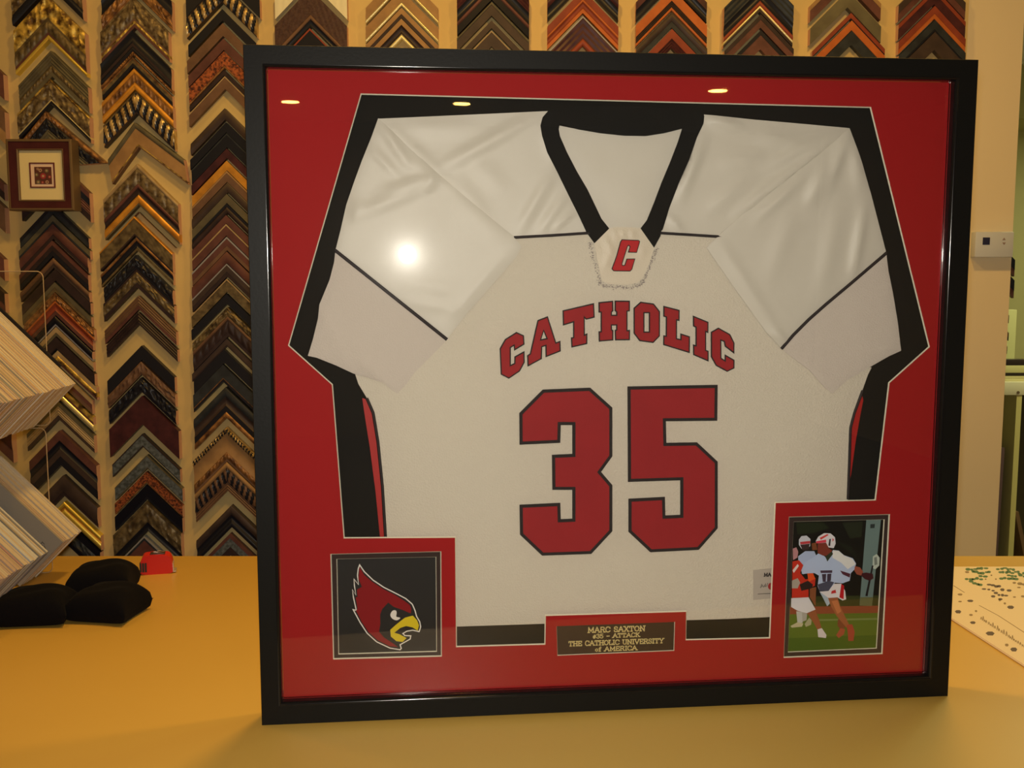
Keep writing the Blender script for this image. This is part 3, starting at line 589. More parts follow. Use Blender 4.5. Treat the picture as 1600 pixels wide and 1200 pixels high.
# columns: (place words, default centre x, default left x, default right x, [(look, apex y, v, spec, xa, xl, xr, extra)])
c1 = [('carved dark brown', -67, 45, 'floral:leaf .65, black:round .35', 74, 14, 126),
 ('wide gold leaf-carved', -8, 69, 'gold:leaf .5, bronze .06, bronze:bead .26, redbrown .06, brightgold:round .10>gilded_lip', 72, 18, 130),
 ('olive brown ridged', 79, 41, 'olive:round .12, olive:ridge .45, bronze:bead .25, olive .2', 79, 26, 135),
 ('gilt-edged floral bronze', 123, 42, 'gold:round .10, floral:leaf .68, palegold:round .06>gilded_lip, black:cove .16', 78, 24, 137),
 ('crooked dark beaded copper', 174, 46, 'copper:bead .22>beading, black:leaf .38, olive:ridge .4', 71, 4, 156, dict(cut='level', rot=4)),
 ('striped maroon, half hidden', 246, 46, 'redbrown .2, black .25, redbrown:ridge .3, choc .25', 82, 29, 137),
 ('thin dark olive', 318, 16, 'black .4, blackolive .6', 82, 28, 136),
 ('thin olive', 336, 14, 'olive .7, blackolive .3', 82, 26, 138),
 ('smooth red brown', 350, 24, 'redbrown:round .7, choc .3', 82, 28, 135),
 ('brown and black stepped', 376, 24, 'redbrown .3, choc .35, black .35', 81, 27, 135),
 ('light-edged brown', 403, 17, 'brown:round .6, dkbrown .4', 83, 29, 137),
 ('plain chocolate', 421, 18, 'choc 1', 86, 31, 139),
 ('olive-edged brown', 441, 15, 'olive .55, bronze .45', 85, 32, 140),
 ('orange brown ornate', 457, 17, 'copper .15, copper:leaf .6, orangewood:round .25', 85, 35, 144),
 ('stained russet', 475, 18, 'redwood:cove .6, redbrown .4', 86, 35, 142),
 ('gloss black silver-lined', 494, 15, 'jet:round .8, silver .2>silver_line', 86, 35, 142),
 ('olive tan', 511, 14, 'tan .6, olive .4', 87, 36, 143),
 ('near-black brown', 527, 19, 'choc .9, black .1', 87, 36, 145),
 ('warm gold', 548, 20, 'tan .4, gold:round .4>gilded_rail, redbrown .2', 90, 38, 148),
 ('tan and brown', 574, 22, 'tan .3, redbrown .35, brown .35', 89, 38, 141),
 ('bright tan-gold', 600, 22, 'gold .35, redbrown .2, palegold:round .45>gilded_rail', 90, 39, 143),
 ('ridged tan', 628, 27, 'olive .25, tan:ridge .5, dkbrown .25', 90, 39, 144),
 ('stepped brown and black', 673, 54, 'redbrown .28, black:cove .24, dkbrown .22, black .26', 92, 43, 148),
 ('wide dark brown', 743, 31, 'dkbrown:round .8, choc .2', 98, 48, 150),
 ('shiny bright gold', 784, 23, 'brightgold:round .3, orange:cove .2, brightgold:round .5', 100, 50, 155),
 ('black ornate', 812, 38, 'jet .3, blackolive:leaf .5, jet .2', 101, 50, 154)]
c2 = [('black and copper carved', -56, 54, 'black:cove .5, copper:leaf .42, copper:round .08', 210, 155, 266),
 ('wide floral brown', -5, 52, 'floral .08, floral:leaf .62, brown .08, gold:dash .10>dotted_rail, redbrown .12', 208, 154, 261),
 ('wide black scooped', 47, 42, 'black:cove .5, choc .15, black:round .2, copper:bead .15>beading', 206, 154, 265),
 ('grey brown copper-lined', 89, 18, 'copper .2, bronze .4, black .4', 207, 157, 267),
 ('orange gold', 107, 33, 'orange:round .22, copper:dash .42, orange:round .36', 209, 157, 268),
 ('black and gold rope', 142, 35, 'bronze .08, ropegold:rope .84>rope_carving, choc .08', 212, 159, 270),
 ('tilted wide plain brown', 191, 39, 'olive:round .25, ltbrown .65, gold .06>gilded_line, brown .06', 210, 159, 277, dict(rot=7.5)),
 ('speckled bronze, gold lipped', 256, 64, 'tan:round .10, floral:bead .38, redbrown:round .1, choc:cove .17, orange:round .2>gilded_lip, olive .05', 214, 159, 276),
 ('slim brown double', 331, 14, 'brown:round .6, redbrown .4', 216, 163, 272),
 ('dark leathery copper-edged', 338, 31, 'orange:round .1, bronze:weave .8, choc .1', 209, 153, 267),
 ('dark copper-edged', 371, 20, 'copper:round .25, black:cove .55, bronze .2', 213, 155, 268),
 ('black ornate', 398, 22, 'black:leaf .8, black .2', 212, 160, 268),
 ('carved dark brown', 421, 28, 'choc .12, bronze:leaf .6, choc .28', 213, 159, 270),
 ('mid brown ribbed', 462, 21, 'brown:ridge .7, redbrown .3', 216, 161, 273),
 ('dark brown ribbed', 488, 19, 'choc:ridge .8, choc .2', 216, 164, 275),
 ('flat black', 540, 22, 'black 1', 221, 165, 271),
 ('textured mid brown', 565, 20, 'brown:leaf .9, brown .1', 220, 166, 272),
 ('black carved', 590, 22, 'black:leaf .85, black .15', 220, 168, 273),
 ('wide dark maroon', 619, 44, 'maroon 1', 221, 168, 277),
 ('slim grey textured', 678, 20, 'choc .1, grey .8, choc .1', 222, 173, 279),
 ('grey olive textured', 711, 21, 'olive .1, grey .8, olive .1', 229, 177, 283),
 ('copper', 737, 18, 'coppers .85, copper .15', 228, 177, 283),
 ('smooth jet black', 757, 23, 'jet .8, black .2', 229, 177, 283),
 ('wide leaf-carved brown', 783, 47, 'bronze .1, bronze:leaf .6, black:cove .3', 229, 174, 281),
 ('silver-edged brown, cut by the counter', 838, 26, 'silver .1, blackolive .15, redbrown .75', 225, 176, 281)]
c3 = [('black', -62, 30, 'black 1', 345, 288, 404), ('black and gold rope', -30, 33, 'choc .05, ropegold:rope .9>rope_carving, choc .05', 345, 289, 399),
 ('thin black', 14, 18, 'black 1', 347, 292, 399), ('woven brown', 36, 20, 'brown:weave 1', 348, 290, 400), ('smooth dark brown', 60, 18, 'redbrown 1', 349, 292, 402),
 ('speckled copper', 80, 28, 'coppers .85, copper:round .15>copper_lip', 350, 293, 404), ('thin dark', 109, 10, 'choc 1', 350, 294, 405), ('slim light-edged brown', 119, 20, 'tan .12, brown .88', 351, 293, 406),
 ('plain choc brown', 169, 18, 'dkbrown:round 1', 351, 296, 406), ('slim black', 191, 16, 'black 1', 353, 295, 408), ('black olive-edged', 208, 22, 'blackolive .15, black .85', 354, 297, 409),
 ('dark maroon', 232, 15, 'maroon 1', 354, 297, 409), ('bright orange', 251, 16, 'orange 1', 354, 298, 410), ('reddish tan', 267, 18, 'ltbrown .2, brown .8', 354, 298, 410),
 ('deep brown', 285, 17, 'dkbrown:round 1', 355, 298, 410), ('olive', 303, 14, 'olive 1', 354, 298, 410), ('rounded black brown', 318, 17, 'black .3, choc:round .7', 354, 298, 410),
 ('plain red brown', 336, 14, 'redbrown 1', 353, 298, 410), ('tan-edged red brown', 350, 18, 'tan .15, redbrown .85', 353, 298, 410), ('light-lined brown', 370, 21, 'silver .14, redbrown .5, brown .36', 354, 298, 411),
 ('smooth maroon brown', 393, 18, 'redbrown:round 1', 354, 298, 411), ('silver-lined chocolate', 412, 20, 'silver .12, dkbrown .5, choc .38', 354, 298, 412), ('speckled brown', 436, 20, 'tan .1, bronze .9', 354, 297, 412),
 ('narrow flat black', 459, 16, 'black 1', 354, 297, 413), ('deep carved dark brown', 480, 47, 'bronze:leaf .3, brown:round .14, choc:bead .42, choc .14', 355, 299, 413), ('slim walnut brown', 529, 15, 'dkbrown .8, choc .2', 354, 298, 414),
 ('wide near-black', 546, 21, 'black 1', 350, 301, 414), ('thin-lined dark olive', 570, 27, 'blackolive .75, copper .06>copper_line, black .19', 348, 300, 415), ('stepped black and brown', 605, 48, 'blackolive:round .3, dkbrown:cove .3, black .2, copper:round .2', 352, 301, 416),
 ('gold beaded brown', 668, 54, 'ropegold:rope .17>rope_carving, ltbrown:cove .55, copper:bead .2, brown .08', 353, 300, 417), ('fluted brown', 722, 45, 'ltbrown:round .2, brown:rope .5, brown:ridge .3', 354, 303, 418),
 ('two-step black', 790, 34, 'dkbrown:round .4, black:cove .3, black:round .3', 361, 305, 420), ('dark grey brown, cut by the counter', 834, 34, 'redbrown .2, grey .4, choc .4', 359, 306, 420)]
def top(xa, xl, xr, items): return [(a, b, c, d, xa, xl, xr) + tuple(e) for a, b, c, d, *e in items]
cT = [('fourth column, over the frame corner', top(484, 427.6, 541, [('pale cream woven', -64, 36, 'cream:weave 1'), ('wide brown woven', -18, 63, 'woven:weave .68, brown:round .12, black:cove .2'), ('black red-lined', 44, 34, 'redwood .1>red_line, black .9')])),
 ('fifth column from the left', top(627, 570.5, 684, [('brown gold-lipped', -46, 25, 'ltbrown .75, palegold:round .25>gilded_lip'), ('tan brown bright-lipped', -16, 25, 'ltbrown .75, palegold:round .25>gilded_lip'), ('orange and dark brown', 12, 16, 'ltbrown .6, choc .4'), ('light brown gold-lipped', 29, 32, 'ltbrown .3, choc:cove .45, palegold:round .25>gilded_lip')])),
 ('sixth column from the left', top(768, 713.5, 827, [('wide ridged maroon black', -62, 61, 'maroon:ridge .35, black:cove .3, redbrown:round .12, jet .23'), ('flat olive brown', 3, 21, 'olive:round .2, dkbrown .8'), ('slim dark brown', 32, 12, 'dkbrown 1'), ('innermost brown', 48, 24, 'tan .08, dkbrown .92')])),
 ('seventh column from the left', top(911, 855.5, 967, [('black maroon', -58, 34, 'maroon:round .4, black:cove .6'), ('orange red', -16, 36, 'redwood .4, orangewood:round .12, redwood:cove .28, orangewood .2'), ('ridged maroon', 25, 46, 'silver .06, maroon:ridge .7, redwood:round .24')])),
 ('eighth column from the left', top(1050, 994.5, 1106, [('smooth black', -54, 32, 'maroon .4, black:cove .6'), ('bright orange', -18, 35, 'orangewood .55, dkbrown:ridge .3, orangewood:round .15'), ('dark olive brown', 18, 25, 'dkbrown:round .6, blackolive .4'), ('innermost red brown', 45, 30, 'redwood .5, maroon:ridge .5')])),
 ('ninth column from the left', top(1189, 1133, 1242, [('wide dark ridged', -46, 64, 'blackolive:ridge .45, black:cove .28, redwood:round .12, palegold:round .07>gilded_lip, choc .08'), ('dark red brown', 22, 21, 'choc .4, redbrown .6'), ('innermost dark brown', 47, 30, 'black .25, redbrown .75')])),
 ('tenth column from the left', top(1325, 1268, 1379, [('brown orange', -50, 26, 'ltbrown .3, redbrown .7'), ('brushed olive metallic', -14, 30, 'brushed 1'), ('slim brown', 20, 13, 'redwood .8, black .2', 1330, 1271, 1385), ('orange brown', 32, 15, 'orangewood 1', 1331, 1273, 1385), ('innermost dark olive', 48, 22, 'blackolive 1', 1331, 1273, 1385)])),
 ('last column, beside the white pillar', top(1461, 1406.5, 1511.5, [('flat dark brown', -48, 26, 'dkbrown .5, redbrown .5'), ('maroon red', -18, 27, 'redwood .3, maroon .7'), ('burnt orange', 9, 22, 'redwood .6, orangewood .4'), ('black olive', 31, 19, 'blackolive .8, black .2'), ('innermost dark', 50, 28, 'dkbrown 1')]))]
for i, t in enumerate(cT): 
    if i == 6:
        cT[i] = (t[0], [(r[0], r[1], r[2], r[3]) + (tuple(r[7:10]) if len(r) > 7 else tuple(r[4:7])) for r in t[1]])
c0 = [('red brown', 60, 40, 'redbrown 1', -53, -112, 2), ('orange brown', 118, 52, 'brown .6, ltbrown .4', -52, -112, 4), ('dark brown', 232, 26, 'redbrown .5, choc .5', -52, -110, 3), ('reddish', 268, 40, 'brown 1', -52, -110, 4), ('deep brown', 350, 34, 'redbrown 1', -52, -110, 3), ('chocolate', 404, 30, 'choc .6, redbrown .4', -51, -110, 4), ('wide maroon', 612, 50, 'maroon:round .6, redbrown .4', -48, -108, 15)]
ALL = [('column cut by the left edge', c0), ('first full column', c1), ('second full column', c2), ('third full column', c3)] + cT
for ci, (place, items) in enumerate(ALL):
    for k, it in enumerate(items):
        look, ya, v, spec, xa, xl, xr = it[:7]; vn = v; ex = it[7] if len(it) > 7 and isinstance(it[7], dict) else {}
        if k + 1 < len(items) and not ex.get('rot'):       # leave a hair of wall between neighbours
            nx = items[k+1]; tha = .014 + .010*min(1, v/40); thb = .014 + .010*min(1, nx[2]/40)
            Pa = at_y(xa, ya, YW - .006 - tha); Pb = at_y(nx[4], nx[1], YW - .006 - thb); Va = Pa.z - at_y(xa, ya + v, YW - .006 - tha).z
            room = Pa.z - Pb.z - abs(Pa.x - Pb.x) - .0010
            if Va > room: v *= room/Va
        chevron(f'{look} corner sample, {ORD[k]} in the {place}', xa, ya, xl, xr, v, spec, seed=ci*50 + k, v0=vn, **ex)

# ------------------------------------------------------------------ small framed picture hung over the samples
YA = YW - .075
pa = at_y(8, 217, YA); pb = at_y(116, 329, YA)
sf = empty('small_framed_picture', ((pa.x + pb.x)/2, YA, pb.z)); tag(sf, 'small square brown framed picture with cream mat hung over the corner samples', 'framed picture')
hw = (pb.x - pa.x)/2; hh = pa.z - pb.z
M_sfr = wmat('dark mahogany', (66, 22, 12), .35, 0, (52, 16, 9), 20); M_sfe = wmat('bronze edge', (96, 62, 26), .4, .3)
px = 2*hw/108
def ring(bm, x0, x1, z0, z1, prof, mi):
    rows = [[bm.verts.new(p) for p in ((x0 + d, y, z0 + d), (x1 - d, y, z0 + d), (x1 - d, y, z1 - d), (x0 + d, y, z1 - d))] for d, y in prof]
    for r, s in zip(rows, rows[1:]):
        for k in range(4): bm.faces.new((r[k], r[(k+1) % 4], s[(k+1) % 4], s[k])).material_index = mi
bm = bmesh.new(); ring(bm, -hw, hw, 0, hh, [(0, .045), (0, .002), (px*1.5, 0), (px*4, 0)], 1); ring(bm, -hw, hw, 0, hh, [(px*4, 0), (px*4.5, .002), (px*15, .006), (px*15.6, .005)], 0)
ring(bm, -hw, hw, 0, hh, [(px*15.6, .005), (px*16.4, .0045), (px*18, .006), (px*18, .014)], 1)
link('frame', bm, [M_sfr, M_sfe], sf, smooth=40)
boxobj('mat', (-hw + px*16, hw - px*16, .012, .016, px*16, hh - px*16), wmat('cream picture mat', (200, 150, 72), .8), sf)
cx0 = at_y(45.5, 254, YA + .011).x - sf.location.x; cx1 = at_y(85, 254, YA + .011).x - sf.location.x; cz1 = at_y(46, 254, YA + .011).z - sf.location.z; cz0 = at_y(46, 293.5, YA + .011).z - sf.location.z
bm = bmesh.new(); ring(bm, cx0, cx1, cz0, cz1, [(0, .012), (0, .0095), (px*2, .0095), (px*2, .012)], 0); link('inner_fillet', bm, wmat('dark red fillet', (84, 30, 16), .4), sf)
boxobj('inner_mat', (cx0 + px*2, cx1 - px*2, .0112, .012, cz0 + px*2, cz1 - px*2), wmat('pink cream inner mat', (196, 138, 80), .8), sf)
bm = bmesh.new(); ax0, ax1, az0, az1 = cx0 + px*8, cx1 - px*5.5, cz0 + px*6, cz1 - px*7
prism(bm, [(ax0, az0), (ax1, az0), (ax1, az1), (ax0, az1)], [], .0106, .0112, 0)
rg = random.Random(3); sx, sz = ax1 - ax0, az1 - az0
for u_, v_, r, c in ((.35, .8, .1, 2), (.72, .78, .11, 3), (.5, .47, .17, 1), (.88, .42, .09, 1), (.2, .12, .12, 3), (.72, .12, .1, 2), (.12, .55, .1, 3), (.45, .1, .08, 1), (.2, .88, .07, 2)):
    for q, cc_ in ((1, c), (.45, 2 if c != 2 else 0)):
        prism(bm, [(ax0 + sx*(u_ + r*q*math.cos(k*.5236)), az0 + sz*(v_ + r*q*math.sin(k*.5236))) for k in range(12)], [], .0106 - .0001*(2 - q), .0106, cc_)
link('print', bm, [wmat('print dark brown', (76, 34, 16)), wmat('print crimson', (128, 34, 22)), wmat('print tan', (150, 96, 48)), wmat('print olive', (92, 70, 30))], sf)

# ------------------------------------------------------------------ wall thermostat on the pillar
ta = at_y(1525, 362, YW - .03); tb = at_y(1583, 402, YW - .03)
th_ = empty('thermostat', ((ta.x + tb.x)/2, YW, tb.z)); tag(th_, 'small cream thermostat on the pillar at the right of the framed jersey', 'thermostat')
tw = (tb.x - ta.x)/2; tz = ta.z - tb.z
boxobj('housing', (-tw, tw, -.03, 0, 0, tz), wmat('cream plastic', (208, 172, 118), .45), th_, .003)
k0 = at_y(1536, 371, YW - .031); k1 = at_y(1546.5, 382.5, YW - .031)
boxobj('display', (k0.x - th_.location.x, k1.x - th_.location.x, -.0308, -.029, k1.z - tb.z, k0.z - tb.z), wmat('dark display', (38, 30, 30), .2), th_)
for s in (1, -1):
    c = at_y(1569, 377 - 3.5*s, YW - .031); x0, z0 = c.x - th_.location.x, c.z - tb.z; d = .0045
    bm = bmesh.new(); prism(bm, [(x0 - d, z0 - d*.6*s), (x0 + d, z0 - d*.6*s), (x0, z0 + d*.8*s)], [], -.0308, -.029); link('arrow_key', bm, wmat('brown key print', (122, 84, 52)), th_)

# ------------------------------------------------------------------ mat board samples in their rack
YK = 1.975
rk = empty('mat_sample_rack', (-1.12, YK, CZ)); tag(rk, 'clear acrylic rack panels behind the mat board stacks on the counter', 'display rack')
def pane(name, x0, x1, z0, z1, rad, parent):
    pts = [(x0, z0)] 
    for cx, cz, a0 in ((x1 - rad, z0 + rad, -90), (x1 - rad, z1 - rad, 0)):
        pts += [(cx + rad*math.cos(math.radians(a0 + 15*k)), cz + rad*math.sin(math.radians(a0 + 15*k))) for k in range(7)]
    pts += [(x0, z1)]
    pn = plate(name, pts, [], 0, .004, M_acryl, parent)
    bm = bmesh.new(); tube(bm, [(x, .002, z) for x, z in pts], .0009, 6); link('polished_edge', bm, M_acrylrim, pn, smooth=60)
u0 = at_y(66, 424, YK); u1 = at_y(69.5, 666, YK); l0 = at_y(72, 668, YK)
pane('acrylic_panel', -.42, u0.x + 1.12, u1.z - CZ + .0016, u0.z - CZ, .012, rk)
pane('acrylic_panel', -.42, at_y(75, 760, YK).x + 1.12, .0016, l0.z - CZ - .0016, .012, rk)
boxobj('post', (-.44, -.40, -.42, .03, 0, .75), mat('rack post', (.5, .42, .3), .6), rk, .002)
CR = {'cream': (206, 178, 132), 'ivory': (214, 190, 146), 'sand': (190, 156, 112), 'pink': (192, 158, 120), 'grey': (154, 138, 108), 'blue': (132, 124, 110), 'rose': (184, 136, 108), 'black': (22, 16, 14), 'white': (206, 192, 162), 'tan': (170, 132, 88)}
for k_, c_ in CR.items(): mat('board edge ' + k_, pig(c_, (1.05, .86, .56)), .85, bump=(700, .2, 'noise'))
def chev_pts(upper, lower, wd):
    r = math.sqrt(.5); a = (-upper*r, upper*r); b = (-lower*r, -lower*r)
    return [(0, 0), a, (a[0] - wd*r, a[1] - wd*r), (-wd*2*r, 0), (b[0] - min(wd, lower)*r*.0 - wd*r, b[1] + wd*r), b]
me_cache = {}
def board(tip, Y, t, colour, up, lo, wd, label, group, dx=0, dz=0):
    key = (colour, up, lo, wd, t)
    if key not in me_cache:
        bm = bmesh.new(); prism(bm, chev_pts(up, lo, wd), [], 0, t); me = bpy.data.meshes.new('mat_sample'); bm.to_mesh(me); bm.free(); me.materials.append(MATS['board edge ' + colour]); me_cache[key] = me
    o = bpy.data.objects.new('mat_sample', me_cache[key]); COL.objects.link(o); o.location = (tip.x + dx, Y, tip.z + dz); tag(o, label, 'mat board', group); return o
rg = random.Random(11)
LAB = {'cream': 'cream', 'ivory': 'ivory', 'sand': 'sand coloured', 'pink': 'pale pink', 'grey': 'grey', 'white': 'white', 'tan': 'tan'}
GREY = []
def pile(tx, ty, Yfar, runs, up, lo, wd, where, step=.0052, t=.0048):
    tip = at_y(tx, ty, Yfar); Y = Yfar - t
    for cnt, cols, gap, lab in runs:
        for i in range(cnt):
            c = cols[rg.randrange(len(cols))]
            l = lab or f'{LAB[c]} mat board corner sample in the {where}'
            bo = board(tip, Y, t, c, up, lo, wd, l, None if lab else f'{LAB[c]} mat boards in the {where}', rg.uniform(-.0022, .0012), rg.uniform(-.0012, .0012)); Y -= step
            if lab and 'facing forward' in lab: GREY.append(bo)
        Y -= gap
    return tip
tipU = at_y(118, 600, YK)
b_ = board(tipU, YK - .0045, .004, 'black', .26, .06, .06, 'black mat board showing behind the upper stack', None, -.024, .036)
pile(118, 600, YK - .006, [(9, ['ivory', 'cream'], 0, None), (22, ['cream', 'sand', 'pink', 'ivory', 'cream'], .001, None), (1, ['blue'], 0, 'blue grey mat board among cream boards in the upper stack'), (9, ['cream', 'grey', 'sand'], 0, None), (1, ['blue'], 0, 'second blue grey mat board, nearer the front of the upper stack'), (14, ['cream', 'grey', 'sand', 'pink'], 0, None)], .21, .118, .085, 'upper stack')
pile(127, 830, YK - .002, [(4, ['ivory', 'cream'], .0006, None), (5, ['cream', 'ivory'], .002, None), (3, ['cream'], .002, None), (2, ['pink', 'sand'], .0, None), (1, ['grey'], .062, 'flat grey mat board facing forward in the lower stack'), (1, ['white'], .001, 'white mat board below the black clip in the lower stack'), (1, ['blue'], .0008, 'blue grey mat board below the black clip in the lower stack'), (4, ['white', 'grey', 'cream'], .004, None), (6, ['white', 'grey', 'cream'], .003, None), (4, ['grey', 'cream'], .002, None), (1, ['rose'], .002, 'rose pink mat board among pale boards in the lower stack'), (4, ['pink', 'sand'], .002, None), (16, ['pink', 'cream', 'sand'], .001, None)], .21, .12, .085, 'lower stack')
# black clip on the grey board, and its printed mark
Yg = GREY[0].location.y; cA = at_y(7, 811, Yg - .006)
ck = boxobj('binder_clip', (-.016, .016, -.006, .006, -.011, .011), mat('black plastic clip', (.012, .011, .012), .4), None, .003, (cA.x - .004, Yg - .0065, cA.z), (0, math.radians(43), 0))
bm = bmesh.new(); o0 = GREY[0].location
for (ax_, ay_), (bx_, by_) in (((63, 851), (66, 847)), ((66, 847), (69, 850)), ((64, 855), (68, 856)), ((66, 852), (66, 858)), ((69, 853), (71, 857))):
    p = at_y(ax_, ay_, Yg - .0003) - o0; q = at_y(bx_, by_, Yg - .0003) - o0; d = (q - p).normalized()*.0008; n = Vector((-d.z, 0, d.x))*.6
    prism(bm, [((p - d - n).x, (p - d - n).z), ((q + d - n).x, (q + d - n).z), ((q + d + n).x, (q + d + n).z), ((p - d + n).x, (p - d + n).z)], [], -.0003, 0)
link('pencil_mark', bm, mat('pencil grey', (.06, .05, .05), .7), GREY[0])
tag(ck, 'black clip on the grey board of the lower mat stack', 'clip')

# ------------------------------------------------------------------ things on the counter
M_velvet = mat('black velvet', (.006, .006, .008), .95, spec=.05, sheen=.015, bump=(300, .2, 'noise'))
def cushion(name, loc, w_, d_, h_, rz, tilt=(0, 0), pin=3.2, label=None, sag=0):
    bm = bmesh.new(); N = 28; top_ = {}; bot = {}
    for i in range(N + 1):
        for j in range(N + 1):
            u = -1 + 2*i/N; v = -1 + 2*j/N
            pu = u*(1 - .13*(1 - abs(v)**2)*0 - .10*(1 - v*v)*abs(u)**3); pv = v*(1 - .10*(1 - u*u)*abs(v)**3)
            e = max(0, (1 - abs(u)**pin)*(1 - abs(v)**pin))**.34
            wob = 1 + .05*math.sin(3*u + 2*v) + .03*math.sin(7*v - 4*u)
            top_[i, j] = bm.verts.new((pu*w_/2, pv*d_/2, h_*.30 + h_*.70*e*wob + .05*h_*abs(u*v)**4))
            bot[i, j] = top_[i, j] if i in (0, N) or j in (0, N) else bm.verts.new((pu*w_/2, pv*d_/2, h_*.30*(1 - e**.5)))
    for i in range(N):
        for j in range(N):
            bm.faces.new((top_[i, j], top_[i+1, j], top_[i+1, j+1], top_[i, j+1]))
            bm.faces.new((bot[i, j], bot[i, j+1], bot[i+1, j+1], bot[i+1, j]))
    o = link(name, bm, M_velvet, None, loc, (tilt[0], tilt[1], rz), smooth=80)
    return tag(o, label, 'bean bag', 'black velvet weight bags on the counter')
def bag(px, Y, *a, **k): cushion('weight_bag', ((px - 800)/F*(Y*cp + CAMH*sp), Y, CZ), *a, **k)
bag(56, 1.705, .126, .095, .056, math.radians(7), label='black velvet weight bag lying nearest the lower mat stack, leftmost of three')
bag(171, 1.725, .112, .10, .055, math.radians(-9), label='black velvet weight bag with a pointed corner, nearest the big frame')
bag(162, 1.850, .116, .10, .058, math.radians(8), label='black velvet weight bag lying behind the other two')
# tape measure
tp = at_z(240, 899, CZ)
tm = empty('tape_measure', (tp.x, tp.y + .022, CZ), math.radians(14)); tag(tm, 'red tape measure with black grip on the counter near the wall', 'tape measure')
pr = spline([(-.029, .002), (-.030, .016), (-.027, .032), (-.018, .0375), (.012, .0375), (.024, .034), (.029, .022), (.030, .008), (.027, .001), (0, 0)], 4)
bm = bmesh.new(); prism(bm, pr, [], -.016, .016); bmesh.ops.bevel(bm, geom=[e_ for e_ in bm.edges if e_.is_manifold and abs(e_.verts[0].co.y - e_.verts[1].co.y) < 1e-6 and e_.calc_face_angle(0) > .8], offset=.004, segments=3, affect='EDGES')
link('body', bm, mat('red plastic', (.62, .016, .012), .35, spec=.5), tm, smooth=50)
bm = bmesh.new()
for k in range(3): box(bm, -.031 + k*.0048, -.0275 + k*.0048, -.0175, -.004, .006, .024)
link('grip', bm, mat('black rubber', (.02, .02, .02), .7), tm)
boxobj('belt_clip', (-.012, .016, -.010, .008, .0375, .0395), mat('dark steel clip', (.10, .07, .06), .4, .6), tm, .0008)
bm = bmesh.new(); tube(bm, [(-.006, -.004, .0405), (.008, -.006, .041), (.014, .0, .0408), (.006, .004, .041), (-.006, .002, .0405)], .0009, 6); link('clip_wire', bm, mat('steel wire', (.4, .3, .26), .3, .8), tm, smooth=60)
bm = bmesh.new(); box(bm, .029, .0315, -.014, .010, .004, .019); box(bm, .029, .036, -.014, .010, .002, .004)
link('end_hook', bm, mat('bright hook metal', (.62, .56, .48), .35, .5), tm)

# ------------------------------------------------------------------ printed sheet on the right of the counter
A0 = at_z(1500, 884.5, CZ); e1 = (at_z(1600, 1043, CZ) - at_z(1492, 973, CZ)); e1.z = 0; e1.normalize(); e2 = Vector((-e1.y, e1.x, 0))
O = at_z(1492, 973, CZ) - e1*.14
ss = empty('printed_sheet', O, math.atan2(e1.y, e1.x)); tag(ss, 'large white printed sheet with green and dark motifs lying on the counter at the right', 'printed sheet')
def sl_(px, py, z=CZ + .0035):
    p = at_z(px, py, z) - O; return (p.dot(e1), p.dot(e2))
back = sl_(1560, 886)[1]
def flat(bm, pts, z0, z1, mi=0):
    n = len(pts); 
    if area2(pts) < 0: pts = pts[::-1]
    a = [bm.verts.new((x, y, z0)) for x, y in pts]; b = [bm.verts.new((x, y, z1)) for x, y in pts]
    bm.faces.new(a[::-1]).material_index = mi; bm.faces.new(b).material_index = mi
    for i in range(n): bm.faces.new((a[i], a[(i+1) % n], b[(i+1) % n], b[i])).material_index = mi
bm = bmesh.new(); bl = sl_(1440, 885); br = sl_(1700, 885)
flat(bm, [(0, 0), (.62, 0), (br[0], br[1]), (bl[0], bl[1])], 0, .0035)
bmesh.ops.bevel(bm, geom=[e_ for e_ in bm.edges if abs(e_.verts[0].co.z - e_.verts[1].co.z) < 1e-6], offset=.0015, segments=2, affect='EDGES')
link('paper', bm, mat('white printed paper', (.84, .73, .58), .6), ss)
m_gr = mat('print green', (.09, .20, .10), .7); m_dk = mat('print dark violet', (.12, .09, .09), .7); m_tn = mat('print taupe', (.30, .22, .13), .7)
zt = .0035; rg = random.Random(5)
BMS = [bmesh.new() for _ in range(3)]
def blob(px, py, w_, h_, mi):
    pts = [sl_(px + a*w_/2, py + b*h_/2) for a, b in ((-1, -.2), (-.5, -1), (.5, -1), (1, -.1), (.6, 1), (-.5, .9))]
    flat(BMS[mi], pts, zt, zt + .00025)
for x0, y0, x1, y1, n, mi in ((1512, 889, 1540, 889, 6, 0), (1520, 894, 1546, 895, 6, 0), (1560, 889, 1584, 889, 6, 0), (1562, 893, 1592, 895, 7, 0), (1575, 899, 1600, 900, 5, 0), (1511, 904, 1532, 905, 5, 0), (1518, 909, 1532, 914, 4, 0), (1565, 903, 1588, 904, 5, 0), (1531, 899, 1540, 900, 2, 0), (1545, 913, 1562, 917, 4, 1), (1538, 920, 1552, 924, 3, 1), (1556, 927, 1572, 932, 4, 1), (1566, 922, 1576, 923, 2, 1), (1552, 933, 1562, 935, 2, 1), (1590, 895, 1600, 897, 2, 0), (1585, 911, 1600, 914, 3, 2)):
    for k in range(n):
        t = k/max(1, n - 1); blob(x0 + (x1 - x0)*t + rg.uniform(-1, 1), y0 + (y1 - y0)*t + rg.uniform(-1.4, 1.4), rg.uniform(5, 9), rg.uniform(2.2, 4.2), mi)
